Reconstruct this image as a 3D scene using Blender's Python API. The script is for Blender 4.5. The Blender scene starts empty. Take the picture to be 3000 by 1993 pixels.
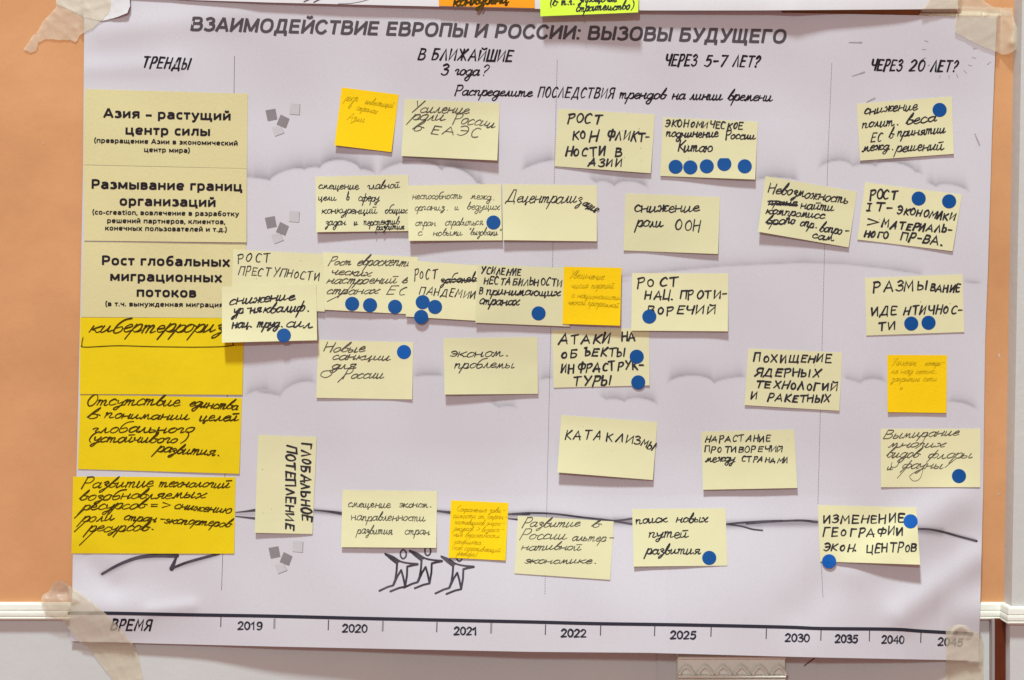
import bpy, math, random
import numpy as np
from mathutils.geometry import delaunay_2d_cdt
from mathutils import Vector
random.seed(7)
rng = np.random.RandomState(5)
sc = bpy.context.scene
# ---------------------------------------------------------------- camera
S = 0.0004536            # metres per photo pixel on the wall plane
CD = 3000 * S * 50 / 36  # camera distance for a 50 mm lens
ZC = 1.35
cam = bpy.data.objects.new('camera', bpy.data.cameras.new('camera'))
sc.collection.objects.link(cam)
cam.location = (0, -CD, ZC); cam.rotation_euler = (math.radians(90), 0, 0)
cam.data.lens = 50; cam.data.sensor_width = 36; cam.data.clip_end = 60; cam.data.clip_start = 0.05
sc.camera = cam
# ---------------------------------------------------------------- light
w = bpy.data.worlds.new('World'); sc.world = w; w.use_nodes = True
bg = w.node_tree.nodes['Background']
bg.inputs[0].default_value = (0.70, 0.385, 0.335, 1); bg.inputs[1].default_value = 0.58
def area(name, loc, target, size, power, col):
    l = bpy.data.lights.new(name, 'AREA'); l.shape = 'DISK'; l.size = size; l.energy = power; l.color = col
    o = bpy.data.objects.new(name, l); sc.collection.objects.link(o); o.location = loc
    o.rotation_euler = (Vector(target) - Vector(loc)).to_track_quat('-Z', 'Y').to_euler()
    return o
area('room_lamp', (-1.9, -8.9, ZC + 3.7), (0, 0, ZC - .1), 0.85, 262, (0.78, 0.98, 1.0))
area('ceiling_lamp', (-1.1, -3.9, ZC + 9.2), (0.1, 0, ZC - .3), 1.1, 1400, (0.80, 0.98, 1.0))
sc.view_settings.view_transform = 'Standard'; sc.view_settings.look = 'None'
sc.view_settings.exposure = 0; sc.view_settings.gamma = 1
sc.cycles.transparent_max_bounces = 12

# ---------------------------------------------------------------- helpers
K = 800 / 2323
REG = {'R1': (0, 0), 'R2': (750, 0), 'R3': (1500, 0), 'R4': (2200, 0), 'R5': (0, 480), 'R6': (750, 480), 'R7': (1500, 480), 'R8': (2200, 480),
       'S1': (0, 960), 'S2': (750, 960), 'S3': (1500, 960), 'S4': (2200, 960), 'T1': (0, 1453), 'T2': (750, 1453), 'T3': (1500, 1453), 'T4': (2200, 1453)}
def q(r, x, y):
    if r == 'P': return (x, y)
    a = REG[r]; return (a[0] + x * K, a[1] + y * K)
def qs(r, *pts): return [q(r, *p) for p in pts]
def W(px, py, d):
    f = 1 - d / CD
    return ((px - 1500) * S * f, -d, ZC - (py - 996.5) * S * f)
def Wn(P, D):
    P = np.asarray(P, float); D = np.asarray(D, float); f = 1 - D / CD
    return np.stack([(P[:, 0] - 1500) * S * f, -D, ZC - (P[:, 1] - 996.5) * S * f], 1)

def mk(name, V, F, mat, parent=None, origin=None, smooth=False):
    V = np.asarray(V, float)
    if parent is not None: org = np.array(parent.location)
    else:
        org = np.array(origin) if origin is not None else V.mean(0)
    me = bpy.data.meshes.new(name); me.from_pydata((V - org).tolist(), [], F); me.update()
    if smooth: me.polygons.foreach_set('use_smooth', [True] * len(me.polygons))
    if mat: me.materials.append(mat)
    o = bpy.data.objects.new(name, me); sc.collection.objects.link(o)
    if parent is not None: o.parent = parent
    else: o.location = org
    return o
def tag(o, label, cat=None, group=None, kind=None):
    if label: o['label'] = label
    if cat: o['category'] = cat
    if group: o['group'] = group
    if kind: o['kind'] = kind
    return o
def box(x0, x1, y0, y1, d0, d1):
    """box from wall-plane pixel coords (no perspective shift), d in metres in front of the wall"""
    X = [(x0 - 1500) * S, (x1 - 1500) * S]; Z = [ZC - (y1 - 996.5) * S, ZC - (y0 - 996.5) * S]; Y = [-d1, -d0]
    V = [(X[i], Y[j], Z[k]) for i in (0, 1) for j in (0, 1) for k in (0, 1)]
    F = [(0, 1, 3, 2), (4, 6, 7, 5), (0, 4, 5, 1), (2, 3, 7, 6), (0, 2, 6, 4), (1, 5, 7, 3)]
    return V, F

# ---------------------------------------------------------------- materials
def mat(name, col, rough=0.85, spec=0.25, nscale=None, namp=0.0, bump=0.0, bscale=400, objvar=0.0, detail=4, col2=None, grain=0.0):
    m = bpy.data.materials.new(name); m.use_nodes = True; nt = m.node_tree; N = nt.nodes; L = nt.links
    b = N['Principled BSDF']; b.inputs['Base Color'].default_value = (*col, 1)
    b.inputs['Roughness'].default_value = rough; b.inputs['Specular IOR Level'].default_value = spec
    tc = N.new('ShaderNodeTexCoord')
    last = None
    if nscale:
        n = N.new('ShaderNodeTexNoise'); n.inputs['Scale'].default_value = nscale; n.inputs['Detail'].default_value = detail
        n.inputs['Roughness'].default_value = 0.6
        L.new(tc.outputs['Object'], n.inputs['Vector'])
        r = N.new('ShaderNodeMapRange'); r.inputs[1].default_value = 0.3; r.inputs[2].default_value = 0.7
        L.new(n.outputs[0], r.inputs[0])
        mx = N.new('ShaderNodeMix'); mx.data_type = 'RGBA'
        c2 = col2 if col2 else tuple(c * (1 - namp) for c in col)
        mx.inputs[6].default_value = (*col, 1); mx.inputs[7].default_value = (*c2, 1)
        L.new(r.outputs[0], mx.inputs[0]); last = mx.outputs[2]
    if objvar:
        oi = N.new('ShaderNodeObjectInfo'); r = N.new('ShaderNodeMapRange')
        r.inputs[3].default_value = 1 - objvar; r.inputs[4].default_value = 1.0
        L.new(oi.outputs['Random'], r.inputs[0])
        vm = N.new('ShaderNodeVectorMath'); vm.operation = 'SCALE'
        if last: L.new(last, vm.inputs[0])
        else: vm.inputs[0].default_value = col
        L.new(r.outputs[0], vm.inputs['Scale']); last = vm.outputs[0]
    if grain:
        n = N.new('ShaderNodeTexNoise'); n.inputs['Scale'].default_value = 620; n.inputs['Detail'].default_value = 2
        L.new(tc.outputs['Object'], n.inputs['Vector']); r = N.new('ShaderNodeMapRange')
        r.inputs[1].default_value = 0.3; r.inputs[2].default_value = 0.7; r.inputs[3].default_value = 1 - grain; r.inputs[4].default_value = 1 + grain
        L.new(n.outputs[0], r.inputs[0]); vm = N.new('ShaderNodeVectorMath'); vm.operation = 'SCALE'
        if last: L.new(last, vm.inputs[0])
        else: vm.inputs[0].default_value = col
        L.new(r.outputs[0], vm.inputs['Scale']); last = vm.outputs[0]
    if last: L.new(last, b.inputs['Base Color'])
    if bump:
        n = N.new('ShaderNodeTexNoise'); n.inputs['Scale'].default_value = bscale; n.inputs['Detail'].default_value = 5
        L.new(tc.outputs['Object'], n.inputs['Vector'])
        bp = N.new('ShaderNodeBump'); bp.inputs['Strength'].default_value = bump; bp.inputs['Distance'].default_value = 0.001
        L.new(n.outputs[0], bp.inputs['Height']); L.new(bp.outputs[0], b.inputs['Normal'])
    return m
CREAM = mat('cream_paper', (0.78, 0.718, 0.43), nscale=9, namp=0.07, bump=0.10, bscale=120, objvar=0.11, grain=0.015)
CARD = mat('card_paper', (0.70, 0.61, 0.32), nscale=9, namp=0.05, bump=0.15, bscale=200, objvar=0.02, grain=0.035)
YEL = mat('yellow_paper', (0.82, 0.58, 0.003), nscale=12, namp=0.07, bump=0.3, bscale=60, grain=0.035)
ORY = mat('amber_note_paper', (0.93, 0.585, 0.001), nscale=20, namp=0.05, bump=0.2, grain=0.035)
ORA = mat('orange_note_paper', (0.95, 0.33, 0.01), nscale=20, namp=0.05, bump=0.2)
GRN = mat('lime_note_paper', (0.62, 0.80, 0.05), nscale=20, namp=0.05, bump=0.2)
INK = mat('black_marker_ink', (0.022, 0.018, 0.024), rough=0.6, nscale=120, col2=(0.05, 0.042, 0.05), spec=0.05)
INKG = mat('fading_ink', (0.035, 0.03, 0.033), rough=0.7, nscale=45, col2=(0.16, 0.14, 0.10), spec=0.05)
PEN = mat('thin_pen_ink', (0.36, 0.25, 0.01), rough=0.7, nscale=60, col2=(0.62, 0.42, 0.006), spec=0.05)
INKY = mat('marker_on_yellow', (0.035, 0.022, 0.006), rough=0.7, nscale=60, col2=(0.09, 0.055, 0.004), spec=0.05)
PRK = mat('printed_black', (0.022, 0.016, 0.022), rough=0.6, spec=0.05)
PRG = mat('printed_grey', (0.10, 0.083, 0.092), rough=0.6, nscale=10, namp=0.12, spec=0.05)
PRL = mat('printed_year_ink', (0.035, 0.032, 0.045), rough=0.6, spec=0.05)
PRT = mat('printed_light_grey', (0.30, 0.28, 0.30), rough=0.6, spec=0.05)
PRS1 = mat('printed_square_dark', (0.26, 0.225, 0.235), rough=0.7, nscale=60, namp=0.12)
PRS2 = mat('printed_square_light', (0.57, 0.53, 0.54), rough=0.7, nscale=60, namp=0.1)
PRF = mat('faint_print', (0.28, 0.25, 0.265), rough=0.7, nscale=90, col2=(0.5, 0.46, 0.48), spec=0.05)
PRH = mat('printed_hill_ink', (0.035, 0.028, 0.035), rough=0.7, nscale=40, col2=(0.12, 0.10, 0.12), spec=0.05)
BLUE = mat('blue_sticker', (0.001, 0.072, 0.27), rough=0.5, spec=0.22, nscale=200, namp=0.1)
BLUEB = mat('bright_blue_sticker', (0.002, 0.10, 0.42), rough=0.5, spec=0.22, nscale=200, namp=0.1)
WALL = mat('orange_plaster', (0.70, 0.34, 0.155), rough=0.9, nscale=5.2, col2=(0.56, 0.26, 0.112), bump=0.5, bscale=35, detail=6, grain=0.035)
LOW = mat('greyish_white_paint', (0.62, 0.60, 0.58), rough=0.7, nscale=5, col2=(0.57, 0.555, 0.545), bump=0.35, bscale=45, grain=0.035)
RAILM = mat('cream_gloss_paint', (0.80, 0.78, 0.69), rough=0.45, spec=0.4, nscale=25, namp=0.06, bump=0.5, bscale=90, grain=0.035)
PIL = mat('pilaster_paint', (0.60, 0.58, 0.55), rough=0.75, nscale=8, namp=0.05, bump=0.5, bscale=60, grain=0.035)
BROWN = mat('dark_brown_wood', (0.13, 0.022, 0.006), rough=0.5, nscale=30, namp=0.3)
WPAP = mat('white_poster_paper', (0.70, 0.66, 0.665), rough=0.6, nscale=6, namp=0.04, bump=0.2, bscale=30, grain=0.035)

def tape_mat(name, col, alpha):
    m = mat(name, col, rough=0.38, spec=0.5, nscale=28, namp=0.14, bump=0.5, bscale=70, grain=0.035)
    nt = m.node_tree; N = nt.nodes; L = nt.links; out = N['Material Output']; b = N['Principled BSDF']
    t = N.new('ShaderNodeBsdfTransparent'); t.inputs[0].default_value = (1, .96, .9, 1)
    mx = N.new('ShaderNodeMixShader'); mx.inputs[0].default_value = alpha
    L.new(t.outputs[0], mx.inputs[1]); L.new(b.outputs[0], mx.inputs[2]); L.new(mx.outputs[0], out.inputs[0])
    return m
TAPE = tape_mat('masking_tape', (0.83, 0.73, 0.56), 0.44)
TAPE2 = tape_mat('creased_clear_tape', (0.60, 0.48, 0.38), 0.42)

# poster paper: colour comes from the printed artwork stored per vertex
def poster_mat():
    m = mat('printed_poster_paper', (0.625, 0.582, 0.615), rough=0.6, spec=0.2, nscale=5, namp=0.03, bump=0.12, bscale=14, grain=0.035)
    nt = m.node_tree; N = nt.nodes; L = nt.links; b = N['Principled BSDF']
    src = b.inputs['Base Color'].links[0].from_socket
    a = N.new('ShaderNodeAttribute'); a.attribute_name = 'artwork'
    mx = N.new('ShaderNodeMix'); mx.data_type = 'RGBA'; mx.inputs[7].default_value = (0.10, 0.075, 0.09, 1)
    L.new(a.outputs['Fac'], mx.inputs[0]); L.new(src, mx.inputs[6]); L.new(mx.outputs[2], b.inputs['Base Color'])
    return m
POSTER = poster_mat()

# ---------------------------------------------------------------- poster relief (metres in front of the wall, from photo pixels)
def sm(t):
    t = np.clip(t, 0, 1); return t * t * (3 - 2 * t)
def ridge(x, y, a, b, amp, wd):
    ax, ay = a; bx, by = b; L2 = (bx - ax) ** 2 + (by - ay) ** 2
    t = np.clip(((x - ax) * (bx - ax) + (y - ay) * (by - ay)) / L2, 0, 1)
    dd = np.hypot(x - ax - t * (bx - ax), y - ay - t * (by - ay))
    return amp * np.exp(-(dd / wd) ** 2)
def H(x, y):
    x = np.asarray(x, float); y = np.asarray(y, float)
    m = np.interp(x, [180, 330, 620, 1000, 1500, 1950, 2350, 2650, 2800, 2900], [1, 2.5, 8, 18, 36, 43, 34, 18, 4, 2])
    m2 = np.interp(x, [180, 900, 1500, 2400, 2900], [8, 8, 8, 8, 8])
    h = 3.0 + (0.55 * sm((y - 1290) / 560) + 0.45 * np.clip((y - 1450) / 470, 0, 1.1) ** 1.3) * m
    h = h + np.maximum(0, m2 - m * 0.95) * np.exp(-((y - 1790) / 62) ** 2)
    h = h + 0.9 * np.sin(x / 260 + 1.3) * np.sin(y / 210 + .4) + 0.55 * np.sin(x / 97 + y / 160) + 0.4 * np.sin(x / 61 - y / 73 + 2)
    h = h + ridge(x, y, (2500, 1660), (2800, 1470), 4.5, 62)
    h = h + ridge(x, y, (2640, 1800), (2860, 1640), 4.5, 48)
    h = h + ridge(x, y, (2350, 1790), (2560, 1560), -3.0, 70)
    h = h + ridge(x, y, (300, 90), (700, 40), 1.6, 45) + ridge(x, y, (250, 1640), (330, 1720), -2.2, 40) + ridge(x, y, (440, 1790), (560, 1775), 1.5, 22)
    h = h + ridge(x, y, (260, 200), (520, 190), 1.0, 30) + ridge(x, y, (780, 900), (1400, 940), 1.2, 60)
    h = h + 7.0 * (1 - sm((y + 60) / 420)) ** 1.0 * sm((x - 250) / 500)
    return np.maximum(h, 1.2) * 0.001
def H1(p, e=0.0): return float(H(p[0], p[1])) + e

LE = ([-40, 0, 95, 480, 960, 1390, 1640, 1720, 1800, 1885], [248, 247, 246.5, 243.5, 234, 224, 213, 212, 208, 205])
RE = ([40, 170, 400, 800, 1000, 1453, 1760, 1850, 1945], [2920, 2915, 2906, 2894, 2886, 2880, 2872, 2869, 2866])
def poster_xy(u, v):
    # u along the width, v down
    xt = 247 + u * (2919 - 247)
    yt = np.interp(xt, [246, 2200, 2284, 2290, 2919], [-42, 18, 24, 37.5, 50])
    xb = 205 + u * (2866 - 205)
    yb = np.interp(xb, [205, 385, 800, 1550, 1900, 2300, 2400, 2770, 2866], [1879, 1884, 1894.5, 1910, 1913, 1924, 1926.5, 1934, 1938])
    y = yt * (1 - v) + yb * v
    x = np.interp(y, *LE) * (1 - u) + np.interp(y, *RE) * u
    return x, y
NU, NV = 660, 470
U, Vv = np.meshgrid(np.linspace(0, 1, NU + 1), np.linspace(0, 1, NV + 1))
PX, PY = poster_xy(U.ravel(), Vv.ravel())

# artwork: clouds and hills, soft printed shading
art = np.zeros_like(PX)
def cloud(pts, amp=0.30, up=22, hook=True):
    global art
    pts = np.array(pts, float)
    # smooth within arcs: simple dense sampling with a raised middle
    xs = pts[:, 0]; ys = pts[:, 1]
    ya = np.interp(PX, xs, ys)
    inside = (PX >= xs[0]) & (PX <= xs[-1])
    fade = np.clip(np.minimum(PX - xs[0], xs[-1] - PX) / 18, 0, 1)
    t = ya - PY
    a = np.where(t > 0, np.exp(-t / up), np.exp(t / 2.2)) * amp * fade * inside
    # broken print: vary a little along the arc
    a *= 1.85
    a *= 0.85 + 0.15 * np.sin(PX / 23.0) * np.sin(PX / 41.0)
    art = np.maximum(art, a)
def arcs(cusps):
    """cusp points joined by bulging arcs -> dense polyline"""
    out = []
    for i in range(len(cusps) - 1):
        (x0, y0), (x1, y1) = cusps[i][:2], cusps[i + 1][:2]
        b = cusps[i][2] if len(cusps[i]) > 2 else abs(x1 - x0) * 0.3
        for k in range(0, 13):
            t = k / 12
            out.append((x0 + (x1 - x0) * t + (0.001 * k), y0 + (y1 - y0) * t - b * (1 - (2 * t - 1) ** 2) ** 0.62))
    return out
def z(r, *c): # cusps in zoom coords -> px
    o = []
    for p in c:
        a = q(r, p[0], p[1]); o.append((a[0], a[1], p[2] * K) if len(p) > 2 else a)
    return o
cloud(arcs(z('R1', (2040, 1500, 6), (2310, 1535))), .28)
cloud(arcs(z('R2', (-60, 1500, 6), (115, 1530, 40), (410, 1440, 14), (540, 1425, 75), (890, 1440, 18), (1035, 1490, 0))), .34, 24)
cloud(arcs(z('R2', (1035, 1490, 95), (1580, 1445, 66), (1880, 1560, 30), (1960, 1640))), .32, 24)
cloud(arcs(z('R3', (70, 1460, 30), (380, 1368))), .30, 20)
cloud(arcs(z('R7', (645, 118, 4), (718, 160, 28), (868, 188, 60), (1170, 225))), .30, 20)
cloud(arcs(z('R8', (20, 150, 36), (420, 150))), .28, 20)
cloud(arcs(z('R4', (560, 1455, 70), (865, 1415, 20), (1060, 1412, 56), (1400, 1462, 14), (1475, 1500))), .28, 16)
cloud(arcs(z('R8', (1478, 160, 12), (1572, 192, 45), (1870, 250))), .28, 16)
cloud(z('R7', (700, 985), (940, 962), (1320, 915), (1800, 868), (2323, 846)) + z('R8', (450, 838), (800, 852), (1150, 890), (1480, 942)), .20, 14)
cloud(z('R8', (1790, 1000), (1860, 1008), (1975, 1018)), .25, 7)
cloud(z('R7', (880, 998), (1020, 1000)), .16, 6)
cloud(arcs(z('S1', (2070, 600, 45), (2323, 545))), .26, 16)
cloud(arcs(z('S2', (-20, 545, 6), (205, 578, 70), (520, 490))), .26, 18)
cloud(arcs(z('S2', (1320, 420, 14), (1610, 412))), .26, 16)
cloud(arcs(z('S3', (215, 450, 12), (360, 432))), .26, 16)
cloud(arcs(z('S2', (1975, 632, 4), (2070, 680, 20), (2232, 690))), .24, 14)
cloud(arcs(z('S3', (733, 575, 4), (805, 612, 16), (955, 628, 50), (1252, 668))), .28, 18)
cloud(arcs(z('S3', (1308, 482, 72), (1720, 468, 22), (2000, 425))), .28, 18)
cloud(arcs(z('S4', (770, 425, 5), (932, 468, 42), (1165, 480))), .26, 14)
cloud(arcs(z('S4', (1655, 640, 40), (1942, 712))), .28, 12)
art += 1.0 * ridge(PX, PY, q('T1', 2005, 155), q('T1', 2170, 155), .35, 7)
for a, b, am, wd in [(q('T2', 495, 128), q('T2', 730, 152), .45, 6), (q('T2', 1540, 134), q('T2', 1655, 145), .4, 6), (q('T2', 2147, 165), q('T3', 150, 155), .4, 8),
                     (q('T3', 150, 155), q('T3', 500, 180), .35, 9), (q('T3', 500, 185), q('T3', 860, 214), .35, 8), (q('T3', 870, 215), q('T3', 1020, 220), .45, 9),
                     (q('T3', 1820, 245), q('T3', 2120, 238), .42, 9), (q('T3', 2120, 235), q('T4', 560, 232), .40, 9), (q('T4', 1420, 288), q('T4', 1620, 305), .42, 9), (q('T4', 1620, 308), q('T4', 1900, 375), .3, 5),
                     (q('T1', 870, 665), q('T1', 1150, 535), .28, 6), (q('T1', 1150, 535), q('T1', 1500, 515), .28, 6), (q('T1', 1460, 620), q('T1', 1850, 500), .28, 6)]:
    art = np.maximum(art, ridge(PX, PY, a, b, min(.75, am * 1.5), wd * 1.25))
# faint mottling of the cheap print
art = art + 0.012 * (1 + np.sin(PX / 143 + PY / 97) * np.sin(PX / 61 - PY / 171))
art = np.clip(art, 0, 1)

PV = Wn(np.stack([PX, PY], 1), H(PX, PY))
idx = np.arange((NU + 1) * (NV + 1)).reshape(NV + 1, NU + 1)
PF = np.stack([idx[:-1, :-1], idx[1:, :-1], idx[1:, 1:], idx[:-1, 1:]], -1).reshape(-1, 4)
me = bpy.data.meshes.new('timeline_poster')
org = np.array(W(1550, 990, 0.0))
me.vertices.add(len(PV)); me.vertices.foreach_set('co', (PV - org).ravel())
me.loops.add(PF.size); me.loops.foreach_set('vertex_index', PF.ravel())
me.polygons.add(len(PF)); me.polygons.foreach_set('loop_start', np.arange(0, PF.size, 4)); me.polygons.foreach_set('loop_total', np.full(len(PF), 4))
me.update(calc_edges=True); me.validate()
me.polygons.foreach_set('use_smooth', [True] * len(PF))
at = me.attributes.new('artwork', 'FLOAT', 'POINT'); at.data.foreach_set('value', art.astype(np.float32))
me.materials.append(POSTER)
poster = bpy.data.objects.new('timeline_poster', me); sc.collection.objects.link(poster); poster.location = org
tag(poster, 'large pale lilac printed timeline poster taped to the orange wall, covered in notes', 'poster')

# ---------------------------------------------------------------- flat print and handwriting: stroke letters
G = {
'А': (66, "0,0 36,100 66,0|12,34 58,34"), 'Б': (54, "50,100 6,100 2,0|~3,56 34,56 50,36 38,6 2,0"),
'В': (50, "0,0 4,100|~4,100 38,96 42,76 26,55 4,52|~4,53 40,50 50,28 36,3 0,0"), 'Г': (46, "0,0 3,100 46,98"),
'Д': (70, "0,-16 4,4 66,4 68,-16|10,4 34,100 54,100 58,4"), 'Е': (48, "46,98 2,100 0,0 48,1|1,52 40,53"),
'Ж': (76, "2,100 36,52 0,0|74,100 38,52 76,0|40,100 36,0"), 'З': (46, "~3,86 24,102 44,80 16,54|~16,54 46,44 44,10 20,-3 0,10"),
'И': (54, "0,100 1,0 52,98 54,0"), 'Й': (54, "0,92 1,0 52,92 54,0|~8,116 28,106 50,116"), 'К': (50, "0,0 3,100|48,100 4,46 50,0"),
'Л': (54, "0,0 30,100 54,0"), 'М': (66, "0,0 10,100 34,34 60,100 66,0"), 'Н': (54, "0,0 4,100|50,0 54,100|2,50 52,53"),
'О': (50, "~27,100 6,80 1,36 20,0 44,14 50,62 27,100"), 'П': (52, "0,0 3,98 50,100 52,0"), 'Р': (46, "0,-8 4,100|~3,98 36,100 46,76 32,48 3,45"),
'С': (46, "~46,86 28,101 6,76 1,32 18,0 46,10"), 'Т': (58, "0,98 58,100|30,99 27,0"), 'У': (52, "0,100 27,46|54,102 10,-4"),
'Ф': (66, "36,110 31,-8|~34,88 8,88 0,58 12,34 32,34 58,38 66,64 58,88 34,88"), 'Х': (50, "2,100 50,0|52,100 0,0"),
'Ц': (58, "0,100 1,0 52,1 54,100|52,1 58,-22"), 'Ч': (50, "~0,100 4,58 24,46 50,58|52,100 48,0"), 'Ш': (74, "0,100 2,0 72,0 74,100|37,100 36,0"),
'Щ': (80, "0,100 2,0 70,0 72,100|37,100 36,0|70,0 80,-2 80,-20"), 'Ъ': (56, "0,98 16,100 16,0|~16,52 46,52 54,22 40,2 16,0"),
'Ы': (66, "2,100 0,0|~0,52 30,50 38,22 26,2 0,0|66,100 62,0"), 'Ь': (44, "2,100 0,0|~0,52 34,52 42,22 28,2 0,0"),
'Э': (50, "~0,88 24,102 48,74 48,30 24,-2 0,12|12,52 48,52"), 'Ю': (70, "2,0 2,100|2,52 24,52|~48,100 26,78 24,26 46,0 66,22 70,74 48,100"),
'Я': (50, "50,0 50,100|~50,100 14,98 4,68 22,48 50,46|24,46 0,0"), 'I': (24, "12,100 12,0|0,100 24,100|0,0 24,0"),
'0': (46, "~24,100 4,76 2,28 20,0 42,20 46,72 24,100"), '2': (46, "~2,80 22,101 44,82 34,48 0,0|0,0 46,2"), '3': (44, "~2,88 24,101 42,80 16,54|~16,54 44,44 40,8 18,-2 0,10"),
'1': (40, "2,72 24,98 24,0"), '4': (50, "40,0 40,98 2,32 54,32"), '9': (46, "~44,66 38,94 14,98 2,72 12,46 34,48 44,66|~44,68 42,26 24,0 4,6"),
'5': (46, "46,98 14,98 8,56|~8,56 36,62 46,34 28,0 0,8"), '7': (44, "0,98 44,98 12,0"),
'-': (34, "0,46 34,48"), '>': (60, "4,86 58,52 0,18"), '=': (50, "0,62 44,64|0,36 44,36"), '.': (8, "0,4 7,0"), ',': (8, "6,6 0,-14"),
'(': (22, "~22,110 2,70 2,20 18,-12"), ')': (22, "~4,110 22,74 20,24 0,-12"), '?': (40, "~2,80 20,101 40,84 30,54 16,42 14,28|12,6 13,0"), '"': (20, "4,100 0,78|18,100 14,78"), ' ': (34, ""),
# cursive lower case, x-height 50
'а': (54, "~42,42 26,51 5,34 5,8 20,0 38,20 45,49|~45,49 41,12 47,0 56,10"), 'б': (46, "~56,106 26,96 8,58 6,12 22,0 42,18 34,44 10,34"),
'в': (46, "~0,14 18,70 34,104 30,76 14,46 8,10 22,0 40,16 32,40 14,42|~32,40 44,38 50,32"), 'г': (40, "~0,36 12,50 26,44 20,18 24,2 40,10"),
'д': (54, "~42,40 26,51 5,34 5,10 20,2 38,20 46,49|~46,49 40,-16 24,-50 6,-40 14,-18 56,6"), 'е': (42, "~2,20 34,34 28,51 8,38 4,12 20,0 44,12"),
'ж': (66, "~0,42 12,50 18,26 10,4 0,6|~66,48 50,48 36,26 46,4 68,8|33,52 31,0|18,26 48,26"), 'з': (40, "~4,42 22,53 34,38 14,25 34,8 22,-34 4,-44 6,-26 42,4"),
'и': (54, "~0,48 2,8 12,0 28,20 33,49|~33,49 30,8 40,0 56,12"), 'й': (54, "~0,48 2,8 12,0 28,20 33,49|~33,49 30,8 40,0 56,12|8,70 44,74"),
'к': (50, "4,50 0,0|~44,50 8,24 26,14 34,0 52,8"), 'л': (46, "~0,2 8,4 22,49|~22,49 26,8 34,0 48,10"), 'м': (62, "~0,2 8,4 18,49 22,8|~22,8 38,49 42,8 50,0 64,10"),
'н': (54, "4,50 0,0|~0,22 20,28 40,28|~42,51 36,10 44,0 56,10"), 'о': (44, "~22,51 4,34 4,8 18,0 36,14 36,42 22,51|~34,46 42,40 48,40"),
'п': (52, "~0,46 5,50 3,0|~3,26 18,50 32,46 28,8 36,0 52,10"), 'р': (44, "8,54 -12,-50|~2,22 18,49 36,48 36,16 20,0 6,8|~22,0 36,2 46,12"), 'с': (42, "~36,42 22,51 4,32 4,8 18,0 44,12"),
'т': (66, "~0,46 5,50 3,0|~3,28 15,50 24,44 22,0|~22,28 36,51 44,42 42,6 50,0 66,10"), 'у': (46, "~0,48 4,20 16,18 34,36|~39,51 28,0 12,-44 -2,-42 4,-22 46,4"),
'ф': (58, "~34,90 22,20 6,-48|~20,44 4,40 0,10 14,2 26,24 38,50 54,36 46,6 28,2"), 'х': (50, "~0,42 12,48 22,26 32,2 52,10|~48,51 26,26 2,0"),
'ц': (54, "~0,48 2,8 12,0 28,20 33,49|~33,49 30,8 36,0 42,-20 34,-24 34,-10 56,8"), 'ч': (50, "~0,46 4,24 18,20 32,32|~36,51 30,10 38,0 52,10"),
'ш': (72, "~0,48 2,8 10,0 22,18 25,49|~25,49 24,8 32,0 46,18 50,49|~50,49 46,8 54,0 72,12"), 'щ': (72, "~0,48 2,8 10,0 22,18 25,49|~25,49 24,8 32,0 46,18 50,49|~50,49 46,8 52,0 56,-20 50,-24 50,-10 72,10"),
'ъ': (46, "~0,48 10,50 8,8 16,0 34,8 32,26 10,26"), 'ь': (42, "~4,50 2,8 12,0 32,8 30,26 4,26"), 'ы': (64, "~4,50 2,8 12,0 28,8 26,26 4,26|~46,51 42,8 50,0 64,10"),
'э': (42, "~2,40 20,52 36,36 34,12 16,0 0,8|12,26 36,27"), 'ю': (62, "4,50 0,0|0,26 20,28|~38,51 20,36 22,6 38,0 54,14 52,42 38,51"), 'я': (50, "~38,51 14,48 8,34 20,24 36,24|~40,51 34,8 42,0 52,10|~22,24 12,4 0,0"),
}
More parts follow.
